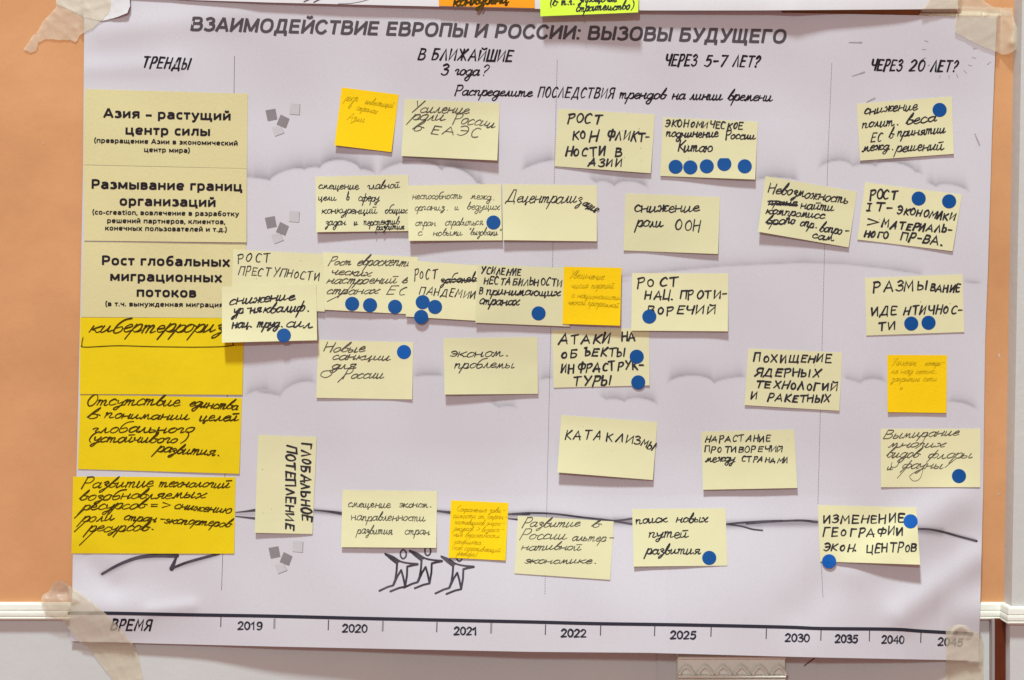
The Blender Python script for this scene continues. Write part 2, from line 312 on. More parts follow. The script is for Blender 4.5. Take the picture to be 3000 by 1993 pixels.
B_ = {  # upright bold printed letters, centre lines of 18-unit strokes
'а': (60, "~8,60 28,67 46,60 50,46|50,50 50,0|~50,40 26,40 10,30 10,16 24,8 40,12 50,24"), 'б': (62, "~58,98 26,92 11,60 11,34 18,14 32,9 46,14 52,32 46,50 32,56 16,46"),
'в': (58, "10,0 10,75|~10,66 36,66 46,56 42,43 28,40 10,40|~28,40 46,36 49,22 42,11 30,9 10,9"), 'г': (46, "10,0 10,75|10,66 46,66"),
'д': (66, "~18,10 22,30 24,66|18,66 61,66|52,66 52,10|0,9 66,9|9,9 9,-20|57,9 57,-20"), 'е': (62, "10,37 54,37|~54,37 50,60 32,67 14,58 10,37 14,16 32,8 54,14"),
'ж': (84, "42,0 42,75|4,75 26,38|26,38 4,0|80,75 58,38|58,38 80,0|26,38 58,38"), 'з': (54, "~6,62 26,67 42,60 42,46 26,40|~26,40 46,36 46,18 28,8 4,13"),
'и': (62, "10,0 10,75|52,0 52,75|10,10 52,65"), 'й': (62, "10,0 10,75|52,0 52,75|10,10 52,65|~16,100 31,89 46,100"), 'к': (58, "10,0 10,75|10,38 28,38|24,34 52,75|24,42 56,0"),
'л': (62, "~2,8 14,16 20,40 20,66|14,66 61,66|52,75 52,0"), 'м': (76, "10,0 10,75|66,0 66,75|10,72 38,12|38,12 66,72"), 'н': (62, "10,0 10,75|52,0 52,75|10,38 52,38"),
'о': (62, "~31,67 14,58 10,37 14,16 31,8 48,16 52,37 48,58 31,67"), 'п': (62, "10,0 10,75|52,0 52,75|10,66 52,66"), 'р': (62, "10,-24 10,75|~10,58 26,67 46,60 52,37 46,14 28,8 10,16"),
'с': (50, "~48,62 30,67 14,58 10,37 14,16 30,8 48,13"), 'т': (50, "25,0 25,75|0,66 50,66"), 'у': (58, "5,75 30,12|54,75 24,-16|~28,-4 20,-18 6,-17"), 'х': (58, "5,75 54,0|54,75 5,0"),
'ц': (68, "10,0 10,75|52,0 52,75|10,9 68,9|61,9 61,-20"), 'ч': (60, "~10,75 10,50 20,39 50,37|50,75 50,0"), 'ш': (84, "10,0 10,75|42,0 42,75|74,0 74,75|10,9 74,9"),
'щ': (92, "10,0 10,75|42,0 42,75|74,0 74,75|10,9 92,9|84,9 84,-20"), 'ы': (80, "10,0 10,75|~10,44 34,44 48,36 48,18 36,9 10,9|70,0 70,75"), 'ь': (58, "10,0 10,75|~10,44 34,44 50,36 50,18 36,9 10,9"),
'э': (54, "~6,62 22,67 42,60 46,37 42,14 22,8 4,13|16,37 46,37"), 'ю': (84, "10,0 10,75|10,37 36,37|~55,67 40,58 36,37 40,16 55,8 70,16 74,37 70,58 55,67"), 'я': (60, "50,0 50,75|~50,66 22,66 10,56 12,42 24,36 50,36|32,38 6,0"),
'r': (42, "10,0 10,75|~10,48 22,63 42,66"), 't': (44, "20,92 20,24|~20,30 22,12 44,9|0,66 44,66"), 'i': (20, "10,0 10,75|10,86 10,102"), 'n': (60, "10,0 10,75|~10,56 26,67 44,62 50,46|50,48 50,0"),
'–': (46, "0,34 46,34"), '-': (30, "0,32 30,32"), ',': (14, "9,16 3,-16"), '.': (18, "9,0 9,19"), '(': (28, "~26,108 12,80 10,44 14,8 26,-18"), ')': (28, "~2,108 16,80 18,44 14,8 2,-18"), ' ': (28, ""), ':': (18, "9,0 9,18|9,56 9,74"),
'А': (74, "4,0 37,100|37,100 70,0|14,30 60,30"), 'Б': (64, "8,0 8,100|8,91 56,91|~8,56 38,56 55,48 55,18 40,9 8,9"), 'В': (68, "8,0 8,100|~8,92 40,92 53,84 53,64 40,54 8,54|~40,54 59,46 59,20 44,8 8,8"),
'Г': (54, "8,0 8,100|8,91 54,91"), 'Д': (76, "~14,8 20,40 22,92|16,92 66,92|58,92 58,8|0,8 76,8|8,8 8,-20|68,8 68,-20"), 'Е': (62, "8,0 8,100|8,91 58,91|8,52 55,52|8,9 60,9"), 'З': (60, "~4,82 28,93 47,84 48,66 26,54|~26,54 53,46 53,18 28,7 2,17"),
'И': (70, "8,0 8,100|62,0 62,100|8,12 62,88"), 'Й': (70, "8,0 8,100|62,0 62,100|8,12 62,88|~18,124 35,112 52,124"), 'М': (84, "8,0 8,100|76,0 76,100|8,94 42,8|42,8 76,94"), 'О': (78, "~39,93 16,82 8,50 16,18 39,7 62,18 70,50 62,82 39,93"),
'П': (68, "8,0 8,100|60,0 60,100|8,91 60,91"), 'Р': (64, "9,0 9,100|~9,91 36,91 53,82 55,66 51,50 36,42 9,42"), 'С': (70, "~64,74 46,93 22,88 8,64 8,36 22,12 46,7 66,28"), 'Т': (64, "32,0 32,92|0,91 64,91"), 'У': (66, "4,100 34,40|63,100 30,12|~34,22 26,8 8,9"),
'Щ': (90, "8,0 8,100|40,0 40,100|72,0 72,100|8,8 90,8|82,8 82,-20"), 'Ы': (84, "8,0 8,100|~8,57 36,57 51,48 51,18 38,9 8,9|75,0 75,100"),
}
for a, b in zip('coea', 'соеа'): B_[a] = B_[b]
def parse(s):
    out = []
    for st in s.split('|'):
        if not st: continue
        smf = st[0] == '~'; st = st.lstrip('~')
        pts = [tuple(map(float, p.split(','))) for p in st.split()]
        out.append((smf, pts))
    return out
GP = {k: (v[0], parse(v[1])) for k, v in G.items()}
GP['T'] = GP['Т']
ALT = {'А': [(60, "-4,-8 40,100|40,100 52,0|10,32 54,36"), (62, "0,2 30,96 60,-4|8,30 62,30")], 'И': [(48, "2,100 0,0|0,4 44,96 46,0"), (50, "0,96 4,4|4,4 46,102|46,102 50,-4")],
       'Е': [(44, "44,94 4,96 2,4 46,0|4,50 36,56"), (46, "~44,96 6,98 2,60 2,10 10,0 46,4|2,54 38,54")], 'О': [(40, "~24,84 6,70 2,30 16,6 34,14 40,56 24,86 14,80")],
       'Т': [(52, "-2,92 56,100|26,96 30,-4")], 'Н': [(50, "0,4 -2,98|46,-6 50,92|0,44 50,56"), (52, "2,0 6,96|48,4 56,104|4,46 52,50")], 'Р': [(42, "4,-14 0,96|~-4,92 34,102 44,78 30,52 2,44")],
       'С': [(42, "~44,90 20,98 2,60 6,14 24,0 44,6")], 'Л': [(48, "-2,-4 26,98|26,98 50,2")], 'К': [(46, "2,-2 0,98|46,96 6,50|12,52 50,-4")],
       'и': [(52, "~2,50 0,6 10,-1 26,22 31,47|~31,49 30,14 38,3 54,16")], 'е': [(40, "~4,24 30,30 26,50 10,46 2,20 16,-2 42,10")], 'о': [(42, "~24,48 6,38 2,12 16,-2 34,12 38,40 24,49 16,44")], 'н': [(50, "2,52 2,-2|2,22 40,30|~42,49 38,8 44,1 54,12")]}
ALT = {k: [(v[0], parse(v[1])) for v in l] for k, l in ALT.items()}
BP = {k: (v[0], parse(v[1])) for k, v in B_.items()}
def catmull(P, n=5):
    P = [np.array(p, float) for p in P]
    if len(P) < 3: return P
    closed = np.allclose(P[0], P[-1])
    E = ([P[-2]] + P + [P[1]]) if closed else ([2 * P[0] - P[1]] + P + [2 * P[-1] - P[-2]])
    out = []
    for i in range(1, len(E) - 2):
        a, b, c, d = E[i - 1:i + 3]
        for k in range(n):
            t = k / n
            out.append(.5 * ((2 * b) + (c - a) * t + (2 * a - 5 * b + 4 * c - d) * t * t + (3 * b - a - 3 * c + d) * t ** 3))
    out.append(P[-1]); return out
def dense(P, step):
    out = [P[0]]
    for a, b in zip(P[:-1], P[1:]):
        n = max(1, int(np.hypot(*(np.array(b) - np.array(a))) / step))
        for k in range(1, n + 1): out.append(tuple(np.array(a) + (np.array(b) - np.array(a)) * k / n))
    return out
class Ink:
    """collects strokes (photo-pixel space) into one flat mesh laid on a surface given by depth function"""
    def __init__(self, D, eps=0.00022): self.V = []; self.F = []; self.D = D; self.eps = eps; self.n = 0
    def add(self, P2, faces):
        P2 = np.asarray(P2, float); d = self.D(P2[:, 0], P2[:, 1]) + self.eps + self.n * 2.0e-7
        self.n += 1
        b = sum(len(v) for v in self.V); self.V.append(Wn(P2, d)); self.F += [tuple(i + b for i in f) for f in faces]
    def stroke(self, P, w, taper=0.0, w_end=None, cap=True):
        P = [np.array(p, float) for p in P]
        Q = [P[0]]
        for p in P[1:]:
            if np.hypot(*(p - Q[-1])) > 0.15: Q.append(p)
        if len(Q) < 2: Q.append(Q[0] + np.array([w * .3, 0.01]))
        n = len(Q); pts = []; 
        for i in range(n):
            t0 = Q[i] - Q[i - 1] if i > 0 else Q[1] - Q[0]; t1 = Q[i + 1] - Q[i] if i < n - 1 else Q[-1] - Q[-2]
            t0 = t0 / np.hypot(*t0); t1 = t1 / np.hypot(*t1); t = t0 + t1
            if np.hypot(*t) < .2: t = t1
            t = t / np.hypot(*t); nn = np.array([-t[1], t[0]])
            m = 1 / max(.6, abs(nn @ np.array([-t1[1], t1[0]])))
            f = i / (n - 1)
            ww = w / 2 * (1 - taper * f) * m * ((1 + .16 * math.sin(f * 5 + self.n * 1.7) - .10 * f) if taper else 1)
            if w_end: ww = (w * (1 - f) + w_end * f) / 2 * m
            pts.append((Q[i] + nn * ww, Q[i] - nn * ww, t, ww))
        V = []; F = []
        for a, b, t, ww in pts: V += [a, b]
        for i in range(n - 1): F.append((2 * i, 2 * i + 1, 2 * i + 3, 2 * i + 2))
        for end, sgn in (((0, -1), (n - 1, 1)) if cap else ()):   # round caps
            a, b, t, ww = pts[end]; c = (a + b) / 2; k0 = len(V)
            for ang in (45, 90, 135):
                r = math.radians(ang); V.append(c + (a - c) * math.cos(r) + t * sgn * ww * math.sin(r))
            F.append((2 * end, k0, k0 + 1, k0 + 2, 2 * end + 1) if sgn > 0 else (2 * end + 1, k0 + 2, k0 + 1, k0, 2 * end))
        self.add(V, F)
    def text(self, r, s, x0, y0, x1, y1, h, w, slant=0.18, jit=1.0, cap=17):
        a = np.array(q(r, x0, y0)); b = np.array(q(r, x1, y1)); h = h * (K if r != 'P' else 1); w = w * (K if r != 'P' else 1)
        L = np.hypot(*(b - a)); dr = (b - a) / L; up = np.array([dr[1], -dr[0]])
        adv = []; x = 0; prevl = False
        for ch in s:
            wd = GP[ch][0]; low = ch.islower()
            gap = 2 if (low and prevl) else (8 if low and cap > 20 else cap)
            if ch == ' ': gap = 6
            adv.append(x + gap if x else 0); x = adv[-1] + wd; prevl = low
        tot = x; sx = (L - 0.0) / tot
        sx_nat = h / 100
        for ch, xx in zip(s, adv):
            wd, sts = GP[ch]
            if jit > .9 and ch in ALT and rng.rand() < .62: sts = ALT[ch][rng.randint(len(ALT[ch]))][1]
            jx, jy = rng.uniform(-2, 2) * jit * (2.2 if cap > 24 and not ch.islower() else 1), rng.uniform(-4, 4) * jit + 2.2 * jit * math.sin(xx / 130 + x0); js = 1 + rng.uniform(-.09, .07) * jit * .9; sh = slant + rng.uniform(-.06, .06) * jit
            ww = w * rng.uniform(.88, 1.08)
            for smf, pts in sts:
                P = [(px + rng.uniform(-1.3, 1.3) * jit, py + rng.uniform(-1.3, 1.3) * jit) for px, py in pts]
                if smf and pts[0] == pts[-1]: P[-1] = P[0]
                if smf: P = catmull(P)
                P = [a + dr * ((p[0] + xx + jx) * sx + (p[1] * js + jy) * sh * h / 100) + up * (p[1] * js + jy) * h / 100 for p in P]
                self.stroke(P, ww * rng.uniform(.93, 1.05), taper=0.12)
    def line(self, r, pts, w, smooth=True, taper=0.0, w_end=None):
        P = qs(r, *pts)
        if smooth and len(P) > 2: P = catmull(P)
        P = dense(P, 14)
        self.stroke(P, w * (K if r != 'P' else 1), taper, w_end)
    def specks(self, pts):
        for x, y, s in pts:
            self.add([(x + s * math.cos(a), y + s * math.sin(a)) for a in np.linspace(0, 6.28, 7)[:-1]], [(5, 4, 3, 2, 1, 0)])
    def build(self, name, m, parent):
        return mk(name, np.concatenate(self.V), self.F, m, parent)

def font_text(ink, r, s, x0, y0, x1, y1, h, shear=0.0, bold=20.5, arc=0.0, gap=8.5):
    """printed bold lettering fitted between two baseline points (cap height h)"""
    a = np.array(q(r, x0, y0)); b = np.array(q(r, x1, y1)); k = h * (K if r != 'P' else 1) / 100
    L = np.hypot(*(b - a)); dr = (b - a) / L; up = np.array([dr[1], -dr[0]])
    tot = sum(BP[c][0] + gap for c in s) - gap; sx = L / tot; x = 0
    for ch in s:
        wd, sts = BP[ch]
        for smf, pts in sts:
            P = catmull(pts, 4) if smf else pts
            Q = []
            for p in P:
                X = x + p[0]; f = X / tot
                Q.append(a + dr * (X * sx + p[1] * k * shear) + up * (p[1] * k - arc * 4 * f * (1 - f)))
            ink.stroke(Q, bold * k * (0.5 + 0.5 * min(1.3, sx / k)), cap=(smf and len(pts) > 5 and pts[0] != pts[-1] and False))
        x += wd + gap

# ---- print on the poster: each piece its own part
i_ = Ink(H); font_text(i_, 'P', 'ВЗАИМОДЕЙСТВИЕ ЕВРОПЫ И РОССИИ: ВЫЗОВЫ БУДУЩЕГО', 557, 90.5, 2300, 127.5, 41, shear=0.17, bold=19, arc=2.0, gap=10)
i_.build('title_lettering', PRG, poster)
for body in [[('R1', 'ТРЕНДЫ', 1208, 572, 1600, 590, 90)], [('R2', 'В', 1380, 506, 1430, 508, 92), ('R2', 'БЛИЖАЙШИЕ', 1495, 508, 2170, 522, 92)],
             [('R2', '3', 1575, 636, 1625, 637, 88), ('R2', 'года?', 1688, 636, 1965, 645, 92)],
             [('R3', 'ЧЕРЕЗ', 1300, 556, 1560, 560, 92), ('R3', '5-7', 1635, 564, 1815, 566, 92), ('R3', 'ЛЕТ?', 1878, 564, 2092, 572, 92)],
             [('R4', 'ЧЕРЕЗ', 1018, 596, 1275, 602, 90), ('R4', '20', 1348, 602, 1465, 604, 90), ('R4', 'ЛЕТ?', 1528, 606, 1745, 612, 92)],
             [('R3', 'Распределите', -485, 808, 170, 822, 82), ('R3', 'ПОСЛЕДСТВИЯ', 220, 826, 855, 836, 84), ('R3', 'трендов', 912, 838, 1305, 842, 88), ('R3', 'на', 1362, 843, 1470, 845, 88), ('R3', 'линии', 1513, 846, 1785, 852, 88), ('R3', 'времени', 1835, 852, 2212, 860, 88)],
             [('T1', 'ВРЕМЯ', 942, 1140, 1272, 1146, 88)]]:
    i_ = Ink(H)
    for t in body: i_.text(*t, w=13.5 if t[1][-2:].islower() or t[1] == 'года?' or t[6] < 85 else 18, slant=0.24, jit=0.18, cap=26)
    i_.build('heading_lettering', PRK, poster)
for r, s, a, b, c, d in [('T1', '2019', 2020, 1141, 2235, 1145), ('T2', '2020', 732, 1163, 950, 1167), ('T2', '2021', 1682, 1186, 1888, 1188), ('T3', '2022', 415, 1204, 635, 1207),
                         ('T3', '2025', 1345, 1220, 1568, 1223), ('T4', '2030', 288, 1243, 502, 1248), ('T4', '2035', 714, 1252, 912, 1255), ('T4', '2040', 1110, 1258, 1308, 1262), ('T4', '2045', 1588, 1276, 1805, 1286)]:
    i_ = Ink(H); i_.text(r, s, a + 6, b - 6, c - 8, d - 6, 62, 16.5, 0.0, 0.0); i_.build('year_lettering', PRL, poster)
i_ = Ink(H)
tl = qs('T1', (590, 998), (900, 998), (1600, 1012), (2323, 1024)) + qs('T2', (1000, 1045), (2323, 1073)) + qs('T3', (700, 1087), (1500, 1099), (2323, 1117)) + qs('T4', (600, 1129), (1200, 1135), (1450, 1151), (1880, 1175))
i_.stroke(dense(catmull(tl), 12), 29 * K); i_.build('timeline_bar', PRL, poster)
for r, x, a, b, wd in [('T1', 1880, 1028, 1115, 8), ('T2', 158, 1045, 1130, 17), ('T2', 617, 1055, 1143, 9), ('T2', 1080, 1064, 1152, 17), ('T2', 1540, 1075, 1160, 9), ('T2', 2002, 1083, 1170, 17), ('T3', 286, 1095, 1182, 9),
                       ('T3', 755, 1102, 1188, 9), ('T3', 1215, 1108, 1193, 9), ('T3', 1695, 1113, 1198, 9), ('T4', 132, 1124, 1217, 9), ('T4', 597, 1143, 1232, 9), ('T4', 1010, 1148, 1237, 9), ('T4', 1447, 1163, 1250, 9)]:
    i_ = Ink(H); a_, b_ = q(r, x, a), q(r, x - 3, b)
    ww = wd * K / 2; i_.add([(a_[0] - ww, a_[1]), (b_[0] - ww, b_[1]), (b_[0] + ww, b_[1]), (a_[0] + ww, a_[1])], [(0, 1, 2, 3)])
    i_.build('tick_mark', PRT if wd > 12 else PRG, poster)
def vline(pts, dotted):
    P = dense(pts, 3.2); i_ = Ink(H, 0.00018)
    if not dotted: i_.stroke(P[::6] + [P[-1]], 1.3)
    else:
        for k in range(0, len(P) - 1, 2):
            (xa, ya), (xb, yb) = P[k], P[k + 1]; i_.add([(xa - .75, ya), (xb - .75, yb), (xb + .75, yb), (xa + .75, ya)], [(0, 1, 2, 3)])
    i_.build('column_line', PRG, poster)
vline([(687, 165), (683, 480), (666, 1156), (659, 1389), (652.6, 1623), (649, 1729.5)], False)
vline([q('R3', 385, 512), q('R3', 362, 1415), q('R7', 345, 870), q('S3', 330, 10), q('S3', 295, 1560), q('T3', 280, 835)], True)
vline([q('R4', 688, 540), q('R4', 655, 1330), q('R4', 648, 1568), q('R8', 627, 700), q('R8', 605, 1560), q('S4', 570, 1500), q('T4', 572, 80), q('T4', 597, 560), q('T4', 613, 860)], True)
for r, dx, dy in [('R2', 0, 0), ('R6', -5, -480), ('T2', 26, -497)]:
    for k, pl in enumerate([[(290, 880), (372, 885), (368, 978), (284, 970)], [(135, 1085), (205, 1068), (238, 1130), (160, 1160)],
                            [(80, 940), (165, 925), (182, 1015), (100, 1032)], [(210, 975), (285, 1012), (255, 1092), (175, 1060)]]):
        i_ = Ink(H, 0.00016 + k * 0.00003)
        pp = [q(r, a + dx, b + dy) for a, b in pl]
        if k < 2:
            j_ = Ink(H, 0.00013); j_.add([(a + 1.7, b + 1.5) for a, b in pp], [(0, 3, 2, 1)]); j_.build('printed_square_edge', PRS1, poster)
        i_.add(pp, [(0, 3, 2, 1)]); i_.build('printed_square', PRS2 if k < 2 else PRS1, poster)
for dx, dy in [(0, 0), (208, -27), (477, 22)]:
    i_ = Ink(H)
    def ln(pts, wd, s=False, we=None): i_.line('T2', [(a + dx, b + dy) for a, b in pts], wd * 1.75, s, w_end=we)
    ln([(1252, 458), (1275, 478), (1275, 515), (1252, 535), (1231, 515), (1231, 478), (1252, 458)], 8, True)
    ln([(1098, 492), (1165, 518), (1225, 556), (1290, 572), (1375, 579)], 9, True)
    ln([(1105, 500), (1160, 528), (1212, 560)], 11); ln([(1110, 502), (1152, 540), (1202, 578)], 10); ln([(1375, 583), (1325, 592), (1287, 602)], 11)
    ln([(1200, 575), (1196, 640), (1184, 715), (1165, 762)], 10); ln([(1165, 762), (1120, 775), (1050, 808)], 10)
    ln([(1287, 602), (1284, 680), (1268, 772)], 10); ln([(1268, 772), (1215, 784), (1143, 813)], 10)
    ln([(1170, 758), (1205, 680), (1235, 632)], 10); ln([(1235, 632), (1252, 690), (1268, 770)], 10)
    i_.build('printed_figure', PRH, poster)
for r, pts, a, b in [('T1', [(868, 665), (1000, 590), (1150, 532), (1300, 508), (1505, 508)], 16, 13), ('T1', [(1505, 508), (1460, 620)], 12, 14), ('T1', [(1460, 618), (1600, 563), (1860, 492)], 16, 8),
                     ('T1', [(2005, 140), (2090, 132), (2168, 122)], 5, 8), ('T1', [(2005, 175), (2168, 192)], 7, 7), ('T2', [(495, 120), (620, 133), (730, 150)], 6, 9), ('T2', [(1540, 128), (1655, 142)], 10, 8),
                     ('T2', [(2147, 155), (2240, 155), (2323, 150)], 10, 9), ('T2', [(2147, 194), (2235, 202)], 8, 6), ('T3', [(0, 153), (150, 146), (350, 152), (600, 183), (840, 210), (1018, 240)], 11, 6), ('T3', [(0, 197), (50, 202)], 7, 5),
                     ('T3', [(862, 212), (940, 205), (1018, 193)], 10, 6), ('T3', [(1820, 240), (1950, 258), (2040, 283), (2130, 294)], 10, 5), ('T3', [(1820, 242), (1950, 228), (2150, 216), (2300, 212)], 12, 6),
                     ('T4', [(-40, 238), (200, 218), (420, 209), (562, 222)], 9, 7), ('T4', [(1420, 281), (1520, 284), (1640, 308), (1770, 345), (1920, 385)], 10, 7)]:
    i_ = Ink(H); i_.line(r, pts, a * 1.25, True, w_end=b); i_.build('printed_hill_stroke', PRH, poster)
i_ = Ink(H)
for p in [((1478, 345), (1508, 356)), ((1455, 421), (1490, 419)), ((1462, 500), (1488, 490)), ((1505, 562), (1520, 550)), ((1602, 665), (1612, 640)), ((1685, 640), (1686, 668)), ((1748, 630), (1762, 660)), ((1812, 600), (1835, 622)),
          ((1850, 552), (1880, 562)), ((1882, 488), (1915, 496)), ((1890, 415), (1920, 414)), ((1880, 348), (1905, 338)), ((2010, 550), (2040, 525))]: i_.line('R4', p, 5, False)
i_.build('printed_sun_rays', PRF, poster)
for p in [((835, 362), (940, 362)), ((862, 648), (965, 615)), ((985, 870), (1055, 835)), ((1905, 1140), (1945, 1235))]:
    i_ = Ink(H); i_.line('R4', p, 7, False, w_end=5); i_.build('printed_dash', PRF, poster)

# ---------------------------------------------------------------- sheets of paper
class Sheet:
    def __init__(self, name, C, base, mat_, lift=(3, 3), label='', cat='sticky note', group=None, e=0.0004, nu=16, nv=10, bow=0.0, pw=1.7, under=(), th=0.00018, tl=(0, 0)):
        self.C = np.array(C, float); self.base = base; self.lift = (lift[0] * .8, lift[1] * .8); self.e = e; self.bow = bow; self.pw = pw; self.tl = tl
        self.ph = rng.uniform(0, 6.28); self.wav = rng.uniform(.3, .9) * (0.3 if max(lift) < 1.3 else 1); self.tw = rng.uniform(-1, 1) * (0 if name == 'trend_card' else .8)
        A = np.array([self.C[1] - self.C[0], self.C[3] - self.C[0]]).T; self.inv = np.linalg.inv(A)
        uu, vv = np.meshgrid(np.linspace(0, 1, nu + 1), np.linspace(0, 1, nv + 1)); uu = uu.ravel(); vv = vv.ravel()
        TL, TR, BR, BL = self.C
        P = (np.outer((1 - uu) * (1 - vv), TL) + np.outer(uu * (1 - vv), TR) + np.outer(uu * vv, BR) + np.outer((1 - uu) * vv, BL))
        for s in under:
            u, v = s.uv(P[:, 0], P[:, 1]); ins = (u > -.02) & (u < 1.02) & (v > -.02) & (v < 1.02)
            if ins.any():
                gap = (s.D(P[:, 0], P[:, 1]) - self.D(P[:, 0], P[:, 1]))[ins].max() + 0.0005
                if gap > 0: self.e += gap
        D = self.D(P[:, 0], P[:, 1]); n = len(P)
        V = np.concatenate([Wn(P, D), Wn(P, D) + np.array([0, th, 0])])
        ix = np.arange(n).reshape(nv + 1, nu + 1); F = []
        for j in range(nv):
            for i in range(nu):
                a, b, c, d = ix[j, i], ix[j + 1, i], ix[j + 1, i + 1], ix[j, i + 1]
                F += [(a, b, c, d), (a + n, d + n, c + n, b + n)]
        rim = [int(k) for k in list(ix[0, :]) + list(ix[1:, -1]) + list(ix[-1, -2::-1]) + list(ix[-2:0:-1, 0])]
        m = len(rim); V = np.concatenate([V, V[rim], V[[k + n for k in rim]]])   # the cut edge has its own vertices so that the faces stay flat
        for k in range(m):
            a, b = 2 * n + k, 2 * n + (k + 1) % m; F.append((a, b, b + m, a + m))
        F = [tuple(int(x) for x in f) for f in F]
        cx, cy = self.C.mean(0); org = W(cx, cy, float(self.base(cx, cy)))
        self.o = mk(name, V, F, mat_, origin=org)
        tag(self.o, label, cat, group)
        me = self.o.data; me.polygons.foreach_set('use_smooth', [True] * (2 * nu * nv) + [False] * (len(me.polygons) - 2 * nu * nv))
    def uv(self, x, y):
        r = self.inv @ np.stack([np.asarray(x, float) - self.C[0, 0], np.asarray(y, float) - self.C[0, 1]]); return r[0], r[1]
    def D(self, x, y):
        u, v = self.uv(x, y); uc = np.clip(u, 0, 1); vc = np.clip(v, 0, 1)
        L = self.lift[0] * (1 - uc) + self.lift[1] * uc; T = self.tl[0] * (1 - uc) + self.tl[1] * uc
        d = L * np.clip((vc - .12) / .88, 0, 1) ** self.pw + T * (1 - vc) ** 2 + self.bow * np.sin(math.pi * uc) * vc
        d = d + self.wav * np.sin(uc * 5 + self.ph) * vc * .6 + self.wav * .35 * np.sin(vc * 4 + uc * 3 + self.ph) * np.sin(math.pi * vc)
        d = d + 1.3 * abs(self.tw) * (np.clip((uc if self.tw > 0 else 1 - uc) - .72, 0, 1) / .28) ** 2 * vc ** 3
        return self.base(x, y) + self.e + np.maximum(d, 0) * .001

CRG = 'cream sticky notes stuck on the poster'
notes = {}
def note(key, C, label, lines, w, m=CREAM, ink=INK, lift=(4, 4), slant=0.18, under=(), group=CRG, base=H, extra=None, specks=0, font=None, name='sticky_note', cat='sticky note', **kw):
    s = Sheet(name, C, base, m, lift, label, cat, group, under=[notes[k] for k in under], **kw); notes[key] = s
    I = Ink(s.D, 0.00025)
    for t in lines:
        t = list(t); r = t[0]
        sl = t[7] if len(t) > 7 else slant
        I.text(*t[:7], w=w * (1.1 if w < 9.5 else 1.22), slant=sl, jit=1.8 if t[1][:2].isupper() else 1.25, cap=25)
    if extra: extra(I)
    if font:
        for t in font: font_text(I, *t)
    if I.V: I.build('printed_lettering' if font else 'handwriting', ink, s.o)
    if specks:
        J = Ink(s.D, 0.0002); c = s.C
        J.specks([tuple(c[0] + (c[1] - c[0]) * rng.uniform(.05, .95) + (c[3] - c[0]) * rng.uniform(.1, .9)) + (rng.uniform(.5, 1.3),) for _ in range(specks)])
        J.build('ink_specks', INK, s.o)['kind'] = 'stuff'
    return s

CG = 'trend cards in the left column'
note('c1', qs('R1', (722, 758), (2108, 798), (2100, 1434), (712, 1402)), 'pale yellow printed card reading Азия - растущий центр силы, top of the left column', [], 1, m=CARD, ink=PRK, lift=(.4, .4), group=CG, name='trend_card', cat='card',
     font=[('R1', 'Азия – растущий', 880, 1001, 1963, 1026, 79), ('R1', 'центр силы', 1065, 1144, 1788, 1158, 79), ('R1', '(превращение Азии в экономический', 800, 1214, 2022, 1240, 41), ('R1', 'центр мира)', 1225, 1293, 1615, 1301, 41)])
note('c2', qs('R5', (712, 12), (2100, 42), (2098, 670), (715, 655)), 'pale yellow printed card reading Размывание границ организаций, second in the left column', [], 1, m=CARD, ink=PRK, lift=(.6, 1.2), group=CG, name='trend_card', cat='card', e=0.0007,
     font=[('R5', 'Размывание границ', 778, 212, 2060, 234, 80), ('R5', 'организаций', 1015, 355, 1835, 368, 80), ('R5', '(co-creation, вовлечение в разработку', 785, 431, 2032, 447, 41), ('R5', 'решений партнеров, клиентов,', 910, 503, 1915, 514, 41), ('R5', 'конечных пользователей и т.д.)', 893, 566, 1930, 580, 41)])
note('c3', qs('R5', (708, 664), (2092, 680), (2080, 1313), (690, 1304)), 'pale yellow printed card reading Рост глобальных миграционных потоков, third in the left column', [], 1, m=CARD, ink=PRK, lift=(.5, .4), group=CG, name='trend_card', cat='card',
     font=[('R5', 'Рост глобальных', 866, 861, 1955, 876, 80), ('R5', 'миграционных', 935, 996, 1888, 1009, 80), ('R5', 'потоков', 1160, 1131, 1670, 1138, 80), ('R5', '(в т.ч. вынужденная миграция)', 895, 1211, 1920, 1221, 41)])
def bracket(I): I.line('R5', [(706, 1478), (697, 1535), (722, 1560), (1000, 1548), (1300, 1556), (1700, 1560), (1965, 1550), (1978, 1520)], 8)
note('y1', [q('R5', 683, 1308), q('R5', 2075, 1314), q('S1', 2062, 572), q('S1', 678, 566)], 'bright yellow handwritten card reading кибертерроризм with a bracket line drawn under it', [('R5', 'кибертерроризм', 760, 1438, 2010, 1430, 120, .55)], 12, m=YEL, ink=INKY,
     lift=(.8, .8), group='yellow handwritten cards in the left column', name='trend_card', cat='card', extra=bracket, e=0.0006)
note('y2', qs('S1', (684, 570), (2058, 598), (2036, 1244), (662, 1204)), 'bright yellow card with handwriting Отсутствие единства, fifth in the left column', [('S1', 'Отсутствие', 735, 663, 1530, 664, 95), ('S1', 'единства', 1605, 668, 2020, 698, 80), ('S1', 'в', 735, 775, 830, 778, 90), ('S1', 'понимании', 890, 765, 1600, 788, 78),
     ('S1', 'целей', 1695, 790, 2025, 790, 80), ('S1', 'глобального', 775, 893, 1645, 890, 88), ('S1', '(устойчивого)', 750, 972, 1565, 980, 82), ('S1', 'развития.', 1330, 1055, 1860, 1092, 85)], 10.5, m=YEL, ink=INKY, slant=.5,
     lift=(.5, 1.0), group='yellow handwritten cards in the left column', name='trend_card', cat='card')
def y3x(I):
    for a in ((700, 1352, 655, 1415), ): pass
    I.line('T1', [(1000, 60), (930, 130), (905, 185)], 8); I.line('T1', [(720, 110), (632, 190)], 9); I.line('T1', [(730, 215), (632, 305)], 9); I.line('T1', [(800, 300), (675, 420)], 8)
